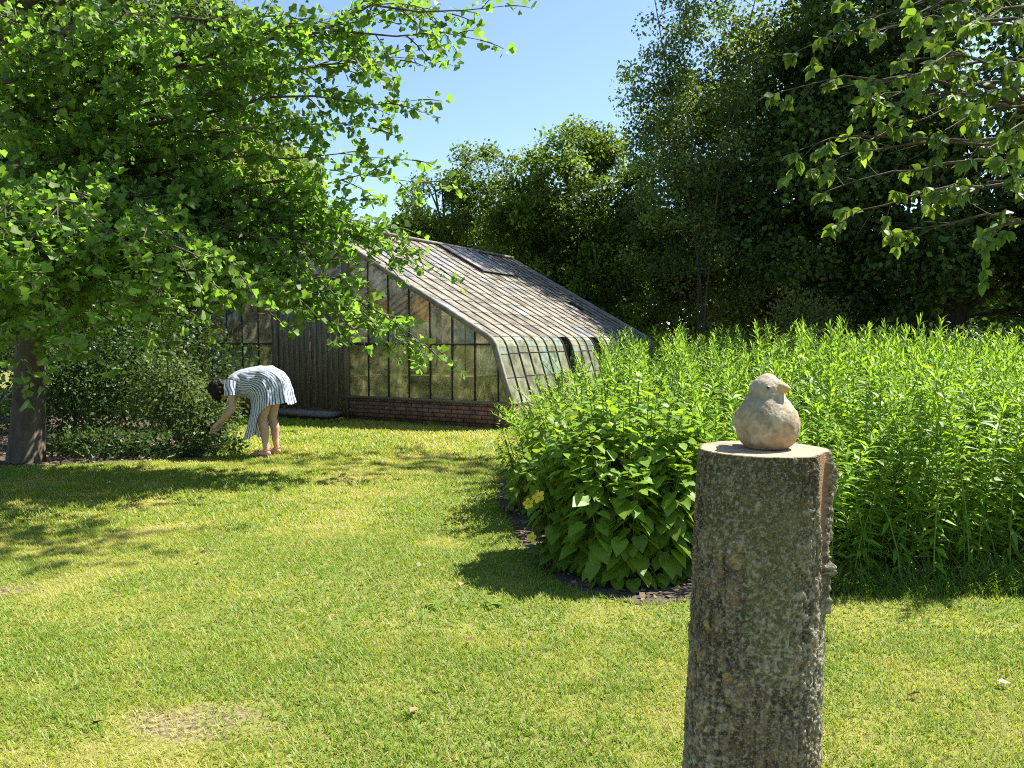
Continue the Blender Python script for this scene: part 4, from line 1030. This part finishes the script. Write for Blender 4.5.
def bird():
    c = ST
    pos = at(767, 447, ST[1] + .004)
    root = thing('bird_figurine', 'plump weathered clay bird figurine with orange beak sitting on the stump', 'figurine', (pos[0], pos[1], c[2] + .0022)); root.scale = (.95,) * 3
    zr = np.array([(0, .046), (.003, .052), (.012, .063), (.027, .0715), (.045, .0765), (.067, .0775), (.086, .073), (.100, .065), (.112, .0575), (.122, .0495), (.131, .0440), (.140, .0418), (.150, .0408), (.160, .0375), (.168, .0305), (.176, .023), (.182, .013), (.185, .003)])
    zz = np.concatenate([np.linspace(0, .185, 60)]); rr = np.interp(zz, zr[:, 0], zr[:, 1])
    k = np.ones(5) / 5; rs = np.convolve(np.pad(rr, 2, mode='edge'), k, 'valid'); rr = np.where((zz > .004) & (zz < .178), rs, rr)
    cx = np.interp(zz, [0, .06, .12, .15, .185], [0, 0, -.004, -.004, -.002])
    n = 48; an = np.arange(n) * 2 * PI / n
    V = np.stack([cx[:, None] + rr[:, None] * np.cos(an), rr[:, None] * np.sin(an) * .97, np.repeat(zz[:, None], n, 1)], -1).reshape(-1, 3)
    fs = [(i * n + j, i * n + (j + 1) % n, (i + 1) * n + (j + 1) % n, (i + 1) * n + j) for i in range(len(zz) - 1) for j in range(n)] + [tuple(reversed(range(n))), tuple((len(zz) - 1) * n + j for j in range(n))]
    hd = math.radians(49)                       # beak direction, from the viewer towards the right
    bd = np.array([math.sin(hd), -math.cos(hd), 0]); hc = np.array([-.004, 0, .150])
    def pol(deg): a_ = math.radians(deg - 17); return np.array([math.sin(a_), -math.cos(a_), 0])
    parts = [(V, fs)]
    parts.append(ball(hc + pol(22) * .026 + np.array([0, 0, -.016]), (.016, .016, .013)))      # cheek
    parts.append(ball(hc + pol(104) * .026 + np.array([0, 0, -.016]), (.016, .016, .013)))
    parts.append(ball(hc + bd * .03 + np.array([0, 0, .006]), (.013, .013, .012)))
    for dg_ in (84, -92):                       # folded wings
        w = pol(dg_); yv = np.array([-w[1], w[0], 0])
        R = np.stack([w, yv, np.array([0, 0, 1.])], 1)
        tl = Matrix.Rotation(.5 if dg_ > 0 else -.5, 3, Vector(w)); R = np.array(tl) @ R
        parts.append(ball(w * .060 + np.array([0, .012, .070]), (.018, .040, .026), rot=R))
        parts.append(ball(w * .058 + np.array([0, .036, .062]), (.014, .034, .015), rot=R))
    parts.append(ball((-.02, .068, .052), (.016, .03, .010)))
    me = remeshed('body', parts, .0022, 5)
    def colf(V):
        V = V * np.array([1, 1, .6]) * 1.05; V[:, 2] /= .63; s = fbm(V * np.array([48, 48, 16]), 41, 4); s2 = fbm(V * 120, 43, 3); low = np.clip((.055 - V[:, 2]) / .05 + (s - .5) * 1.6, 0, 1)[:, None]
        cc = np.array([.40, .315, .20]) * (.78 + .5 * (s - .5) + .45 * (s2 - .5))[:, None]
        cc = cc + (np.array([.36, .235, .135]) - cc) * low * .7
        st_ = np.clip((fbm(V * 24 + 7, 47, 4) - .56) * 9, 0, 1)[:, None]; cc = cc + (np.array([.22, .20, .13]) - cc) * st_ * .55
        wh = np.clip((fbm(V * 30 + 3, 49, 4) - .56) * 9, 0, 1)[:, None]; cc = cc + (np.array([.50, .43, .31]) - cc) * wh * .45
        hw = np.clip((V[:, 2] - .125) / .03, 0, 1)[:, None]; cc = cc + (np.array([.42, .37, .29]) - cc) * hw * .45
        return cc.clip(.02, .8)
    vv = np.empty(len(me.vertices) * 3, np.float32); me.vertices.foreach_get('co', vv); vv = vv.reshape(-1, 3); vn = np.empty(len(vv) * 3, np.float32); me.vertex_normals.foreach_get('vector', vn)
    vv = vv + vn.reshape(-1, 3) * ((fbm(vv * 60, 71, 3) - .5) * .0032 + (fbm(vv * 220, 72, 2) - .5) * .0012)[:, None] * (vv[:, 2:3] > .004); me.vertices.foreach_set('co', vv.astype(np.float32).ravel()); me.update()
    vcolor(me, colf)
    obj('body', me, attr_mat('fired_clay', .75, .25, 70, .25, .16, 200), root)
    # beak: a rounded cone
    q = MB(); dn = np.array([0, 0, -1.])
    b0 = hc + bd * .0305 + dn * .001
    q.tube([b0 + bd * s + dn * (.004 * (s / .034) ** 1.6 - .002) for s in (.002, .007, .012, .017, .022, .026, .0290, .0305)], [.0160, .0154, .0140, .0118, .0089, .0057, .0028, .0006], 16, (.47, .31, .13))
    q.build('beak', attr_mat('beak_clay', .6, .3, 80, .15, .2, 200), root, True)
    for dg_ in (4, 122):
        e = hc + pol(dg_) * .0392 + np.array([0, 0, .002])
        q = MB(); V_, f_ = ball(e, (.0052, .0052, .0052), 14, 10); q.add(V_, f_, (.40, .33, .22)); ey = q.build('eye_rim', attr_mat('eye_rim', .8), root, True)
        q = MB(); V_, f_ = ball(e + pol(dg_) * .0024, (.0042, .0042, .0042), 14, 10); q.add(V_, f_, (.01, .01, .01)); q.build('eye', attr_mat('eye_paint', .2, .6), root, True)
bird()

# ------------------------------------------------------------------ the woman bending over
def person():
    foot = gnd(266, 456)
    root = thing('person', 'woman in a blue and white striped dress bending down to the shrub, in pink sandals', 'person', (foot[0], foot[1], 0))
    parts = []
    # near side is -y, far side is +y; she faces -x
    hip = np.array([.10, 0, .88]); chest = np.array([-.24, 0, .90]); neck = np.array([-.40, 0, .87])
    parts.append(capsule([hip, (-.06, 0, .93), chest, (-.34, 0, .895)], [.145, .125, .135, .10], 20))
    for s in (-1, 1):
        hx = .09 if s < 0 else .12; fx = .02 if s < 0 else .09
        hj = np.array([hx, .085 * s, .84]); kn = np.array([fx - .035, .085 * s, .45]); an_ = np.array([fx + .015, .085 * s, .085])
        parts.append(capsule([hj, hj * .5 + kn * .5 + np.array([-.01, 0, 0]), kn], [.092, .075, .054], 16))
        parts.append(capsule([kn, kn + (an_ - kn) * .3 + np.array([.018, 0, 0]), kn + (an_ - kn) * .7, an_], [.053, .056, .040, .033], 16))
        parts.append(capsule([(fx + .035, .085 * s, .045), (fx - .05, .085 * s, .048), (fx - .12, .087 * s, .036), (fx - .165, .088 * s, .030)], [.034, .033, .030, .018], 12))
        for t in range(5):
            parts.append(capsule([(fx - .15, .088 * s + (t - 2) * .013, .028), (fx - .182 + abs(t - 1.2) * .006, .088 * s + (t - 2) * .0145, .026)], [.010, .008], 8))
        # arm: shoulder, elbow, wrist, hand with five fingers
        sh = np.array([-.36, .155 * s, .86]); el = np.array([-.315, .20 * s, .585]) if s < 0 else np.array([-.46, .19, .60]); wr = np.array([-.535, .10 * s, .405]) if s < 0 else np.array([-.555, .06, .40])
        parts.append(capsule([sh, sh * .5 + el * .5, el], [.052, .045, .037], 12)); parts.append(capsule([el, el * .6 + wr * .4, wr], [.037, .037, .024], 12))
        hd = unit(wr - el); lat = unit(np.cross(hd, [0, 0, 1])); dn = np.cross(lat, hd); dn = dn if dn[2] < 0 else -dn
        parts.append(capsule([wr, wr + hd * .045, wr + hd * .08], [.024, .030, .028], 10))
        for t, ln in enumerate((.068, .078, .072, .055)):
            b0 = wr + hd * .085 + lat * (t - 1.5) * .019
            parts.append(capsule([b0 - hd * .02, b0 + hd * ln * .45 + dn * .006, b0 + hd * ln * .75 + dn * .025, b0 + hd * ln * .85 + dn * .045], [.0095, .009, .008, .007], 8))
        tb = wr + hd * .03 + lat * .024 * (-s)
        parts.append(capsule([tb, tb + lat * .03 * (-s) + hd * .025 + dn * .012, tb + lat * .028 * (-s) + hd * .058 + dn * .028], [.012, .0105, .008], 8))
    # neck and head, looking down to the left
    parts.append(capsule([(-.36, 0, .885), (-.42, 0, .86), (-.47, 0, .83)], [.062, .052, .052], 14))
    hc = np.array([-.54, 0, .79]); fw = unit(np.array([-.52, 0, -.85])); upv = unit(np.array([-.85, 0, .52]))   # face direction, crown direction
    R = np.stack([fw, np.array([0, 1., 0]), upv], 1)
    def hp(f, l_, u): return hc + fw * f + np.array([0, 1., 0]) * l_ + upv * u
    parts.append(ball(hc, (.098, .076, .112), rot=R)); parts.append(ball(hp(.035, 0, -.065), (.055, .050, .050), rot=R))
    parts.append(capsule([hp(.094, 0, .012), hp(.112, 0, -.022)], [.009, .013], 8))
    for s in (-1, 1): parts.append(ball(hp(-.005, .078 * s, -.008), (.020, .010, .030), rot=R))
    parts.append(capsule([hp(.085, -.018, -.062), hp(.092, 0, -.060), hp(.085, .018, -.062)], [.007, .009, .007], 8))
    me = remeshed('body', parts, .0065, 4)
    vcolor(me, lambda V: np.array([.52, .33, .235]) * (.92 + .16 * fbm(V * 20, 3, 2))[:, None])
    m, n, l, p = mat('skin'); a = n.new('ShaderNodeAttribute'); a.attribute_name = 'Col'; l.new(a.outputs['Color'], p.inputs['Base Color']); p.inputs['Roughness'].default_value = .5; p.inputs['Specular IOR Level'].default_value = .35
    obj('body', me, m, root)
    for s in (-1, 1):
        q = MB(); V_, f_ = ball(hp(.088, .031 * s, .012), (.011, .011, .011), 10, 8); q.add(V_, f_, (.06, .035, .02)); q.build('eye', attr_mat('iris', .2, .5), root, True)
    # hair: a cap, a gathered bun and loose strands
    mh = ramp_mat('dark_hair', 30, [(.3, (.006, .004, .003)), (.7, (.02, .012, .008))], rough=.55, spec=.25, bump=.5, stretch=(1, 6, 6), bdist=.01)
    hpz = [ball(hp(-.028, 0, .018), (.106, .092, .122), rot=R), ball(hp(-.005, 0, .06), (.10, .088, .085), rot=R), ball(hp(-.075, 0, .065), (.055, .055, .052)), ball(hp(-.06, 0, -.05), (.06, .07, .07))]
    for k in range(9):
        s = (k % 2) * 2 - 1; f0 = .01 + .008 * k
        hpz.append(capsule([hp(f0, .07 * s, .05), hp(f0 + .02, .086 * s, -.01), hp(f0 + .035, .08 * s, -.07 - .004 * k)], [.018, .014, .006], 8))
    me = remeshed('hair', hpz, .006, 2); vv = np.empty(len(me.vertices) * 3, np.float32); me.vertices.foreach_get('co', vv); vv = vv.reshape(-1, 3); vn = np.empty(len(vv) * 3, np.float32); me.vertex_normals.foreach_get('vector', vn)
    me.vertices.foreach_set('co', (vv + vn.reshape(-1, 3) * ((fbm(vv * 28, 5, 3) - .45) * .05)[:, None]).astype(np.float32).ravel()); me.update(); me.polygons.foreach_set('use_smooth', np.ones(len(me.polygons), bool)); obj('hair', me, mh, root)
    # dress: lofted rings from the neckline over the bent back to the hem
    rings = [(-.435, .945, -.45, .80, .085, 0), (-.40, .99, -.43, .75, .15, 0), (-.34, 1.02, -.36, .735, .19, 0), (-.22, 1.075, -.27, .72, .185, 0), (-.06, 1.10, -.19, .71, .165, 0), (.08, 1.095, -.16, .69, .185, 0),
             (.20, 1.04, -.15, .60, .21, .02), (.28, .95, -.165, .49, .225, .05), (.315, .83, -.19, .38, .235, .09), (.335, .72, -.22, .28, .245, .13), (.35, .625, -.245, .20, .255, .17)]
    rk = np.array(rings); ni = 66; t = np.linspace(0, len(rk) - 1, ni)
    def cr(col):
        x = np.arange(len(rk)); y = rk[:, col]
        p1 = np.interp(t, x, y); return np.convolve(np.pad(p1, 3, mode='edge'), np.ones(7) / 7, 'valid') * .8 + p1 * .2
    bx, bz, fx_, fz, wd_, lf = [cr(i) for i in range(6)]
    na = 260; ph = np.arange(na + 1) * 2 * PI / na
    s_ = (t / (len(rk) - 1))[:, None]
    cph, sph = np.cos(ph)[None], np.sin(ph)[None]
    fold = 1 + (.055 * np.sin(ph * 9 + 1.2) + .03 * np.sin(ph * 17))[None] * np.clip(s_ - .45, 0, 1) * 1.9
    X = (bx + fx_)[:, None] / 2 + cph * ((bx - fx_) / 2)[:, None] * fold
    Zz = (bz + fz)[:, None] / 2 + cph * ((bz - fz) / 2)[:, None] * fold + lf[:, None] * ((sph ** 2) * np.clip((cph + .42) / .3, 0, 1) - .45 * np.exp(-((cph + .6) / .22) ** 2))
    Yy = sph * wd_[:, None] * fold
    nz_ = fbm(np.stack([X.ravel() * 9, Yy.ravel() * 9, Zz.ravel() * 9], 1), 61, 3).reshape(X.shape) - .5
    nf_ = fbm(np.stack([X.ravel() * 22, Yy.ravel() * 22, Zz.ravel() * 8], 1), 63, 2).reshape(X.shape) - .5
    Yy = Yy + (nz_ * .05 + nf_ * .03) * sph; Zz = Zz + nz_ * .035 + nf_ * .014; X = X + nf_ * .02
    V = np.stack([X, Yy, Zz], -1).reshape(-1, 3); w_ = na + 1
    i = np.arange(ni - 1)[:, None] * w_; j = np.arange(na)[None]
    Fq = np.stack([i + j, i + j + 1, i + w_ + j + 1, i + w_ + j], -1).reshape(-1, 4)
    me = raw_mesh('dress', V, [Fq], None, True)
    uv = me.uv_layers.new(name='UV'); li = np.empty(len(me.loops), np.int32); me.loops.foreach_get('vertex_index', li)
    U = np.stack([np.tile(ph / (2 * PI), ni), np.repeat(t / (len(rk) - 1), w_)], 1); uv.data.foreach_set('uv', U[li].astype(np.float32).ravel())
    m, n, l, p = mat('striped_cotton'); un = n.new('ShaderNodeUVMap'); sx = n.new('ShaderNodeSeparateXYZ'); l.new(un.outputs[0], sx.inputs[0])
    mu = n.new('ShaderNodeMath'); mu.operation = 'MULTIPLY'; mu.inputs[1].default_value = 54; l.new(sx.outputs[0], mu.inputs[0])
    fr = n.new('ShaderNodeMath'); fr.operation = 'FRACT'; l.new(mu.outputs[0], fr.inputs[0])
    gt = n.new('ShaderNodeMath'); gt.operation = 'GREATER_THAN'; gt.inputs[1].default_value = .60; l.new(fr.outputs[0], gt.inputs[0])
    mx = n.new('ShaderNodeMix'); mx.data_type = 'RGBA'; l.new(gt.outputs[0], mx.inputs[0]); mx.inputs[6].default_value = (.70, .73, .80, 1); mx.inputs[7].default_value = (.085, .13, .28, 1)
    l.new(mx.outputs[2], p.inputs['Base Color']); p.inputs['Roughness'].default_value = .85
    tl = n.new('ShaderNodeBsdfTranslucent'); l.new(mx.outputs[2], tl.inputs['Color']); ms = n.new('ShaderNodeMixShader'); ms.inputs[0].default_value = .2
    l.new(p.outputs[0], ms.inputs[1]); l.new(tl.outputs[0], ms.inputs[2]); l.new(ms.outputs[0], n['Material Output'].inputs['Surface'])
    dr = obj('dress', me, m, root)
    for s in (-1, 1):                       # short sleeves
        q = MB(); P = np.array([(-.345, .135 * s, .90), (-.352, .165 * s, .84), (-.345, .18 * s, .77), (-.34, .19 * s, .735)])
        q.tube(P, [.078, .078, .072, .070], 24, cap=False); me = raw_mesh('sleeve', np.concatenate(q.V), [np.array(f) for f in q.F.values()], None, True)
        uv = me.uv_layers.new(name='UV'); li = np.empty(len(me.loops), np.int32); me.loops.foreach_get('vertex_index', li); U = np.stack([(np.arange(len(me.vertices)) // 24) / 16., np.zeros(len(me.vertices))], 1)
        U = np.stack([(np.arange(len(me.vertices)) % 24) / 24. * .2, np.zeros(len(me.vertices))], 1); uv.data.foreach_set('uv', U[li].astype(np.float32).ravel()); obj('sleeve', me, m, dr)
    # sandals
    mp_ = attr_mat('pink_leather', .55, .3)
    for s, fx in ((-1, .02), (1, .09)):
        q = MB(); y = .087 * s
        out = [(fx + .075, 0), (fx + .07, .028), (fx + .02, .034), (fx - .06, .036), (fx - .13, .045), (fx - .18, .038), (fx - .198, .012), (fx - .198, -.012), (fx - .18, -.036), (fx - .13, -.042), (fx - .06, -.034), (fx + .02, -.032), (fx + .07, -.026)]
        V_ = [(x, y + b_, .004) for x, b_ in out] + [(x, y + b_, .022) for x, b_ in out]; k = len(out)
        q.add(V_, [tuple(range(k)), tuple(reversed(range(k, 2 * k)))] + [(a_, (a_ + 1) % k, k + (a_ + 1) % k, k + a_) for a_ in range(k)], (.50, .16, .12)); sd = q.build('sandal', mp_, root)
        q = MB()
        for xx, hh in ((fx - .12, .072), (fx - .085, .085)):
            an_ = np.linspace(0, PI, 9); q.tube(np.stack([np.full(9, xx), y + .042 * np.cos(an_), .018 + (hh - .018) * np.sin(an_)], 1), .007, 6, (.55, .18, .13))
        an_ = np.linspace(0, 2 * PI, 14)[:-1]; q.tube(np.stack([fx + .02 + .045 * np.cos(an_), y + .042 * np.sin(an_), np.full(13, .085)], 1), .006, 6, (.55, .18, .13)); q.build('strap', mp_, sd)
person()

for o in list(bpy.data.objects):
    if o.users_collection == (): bpy.data.objects.remove(o)
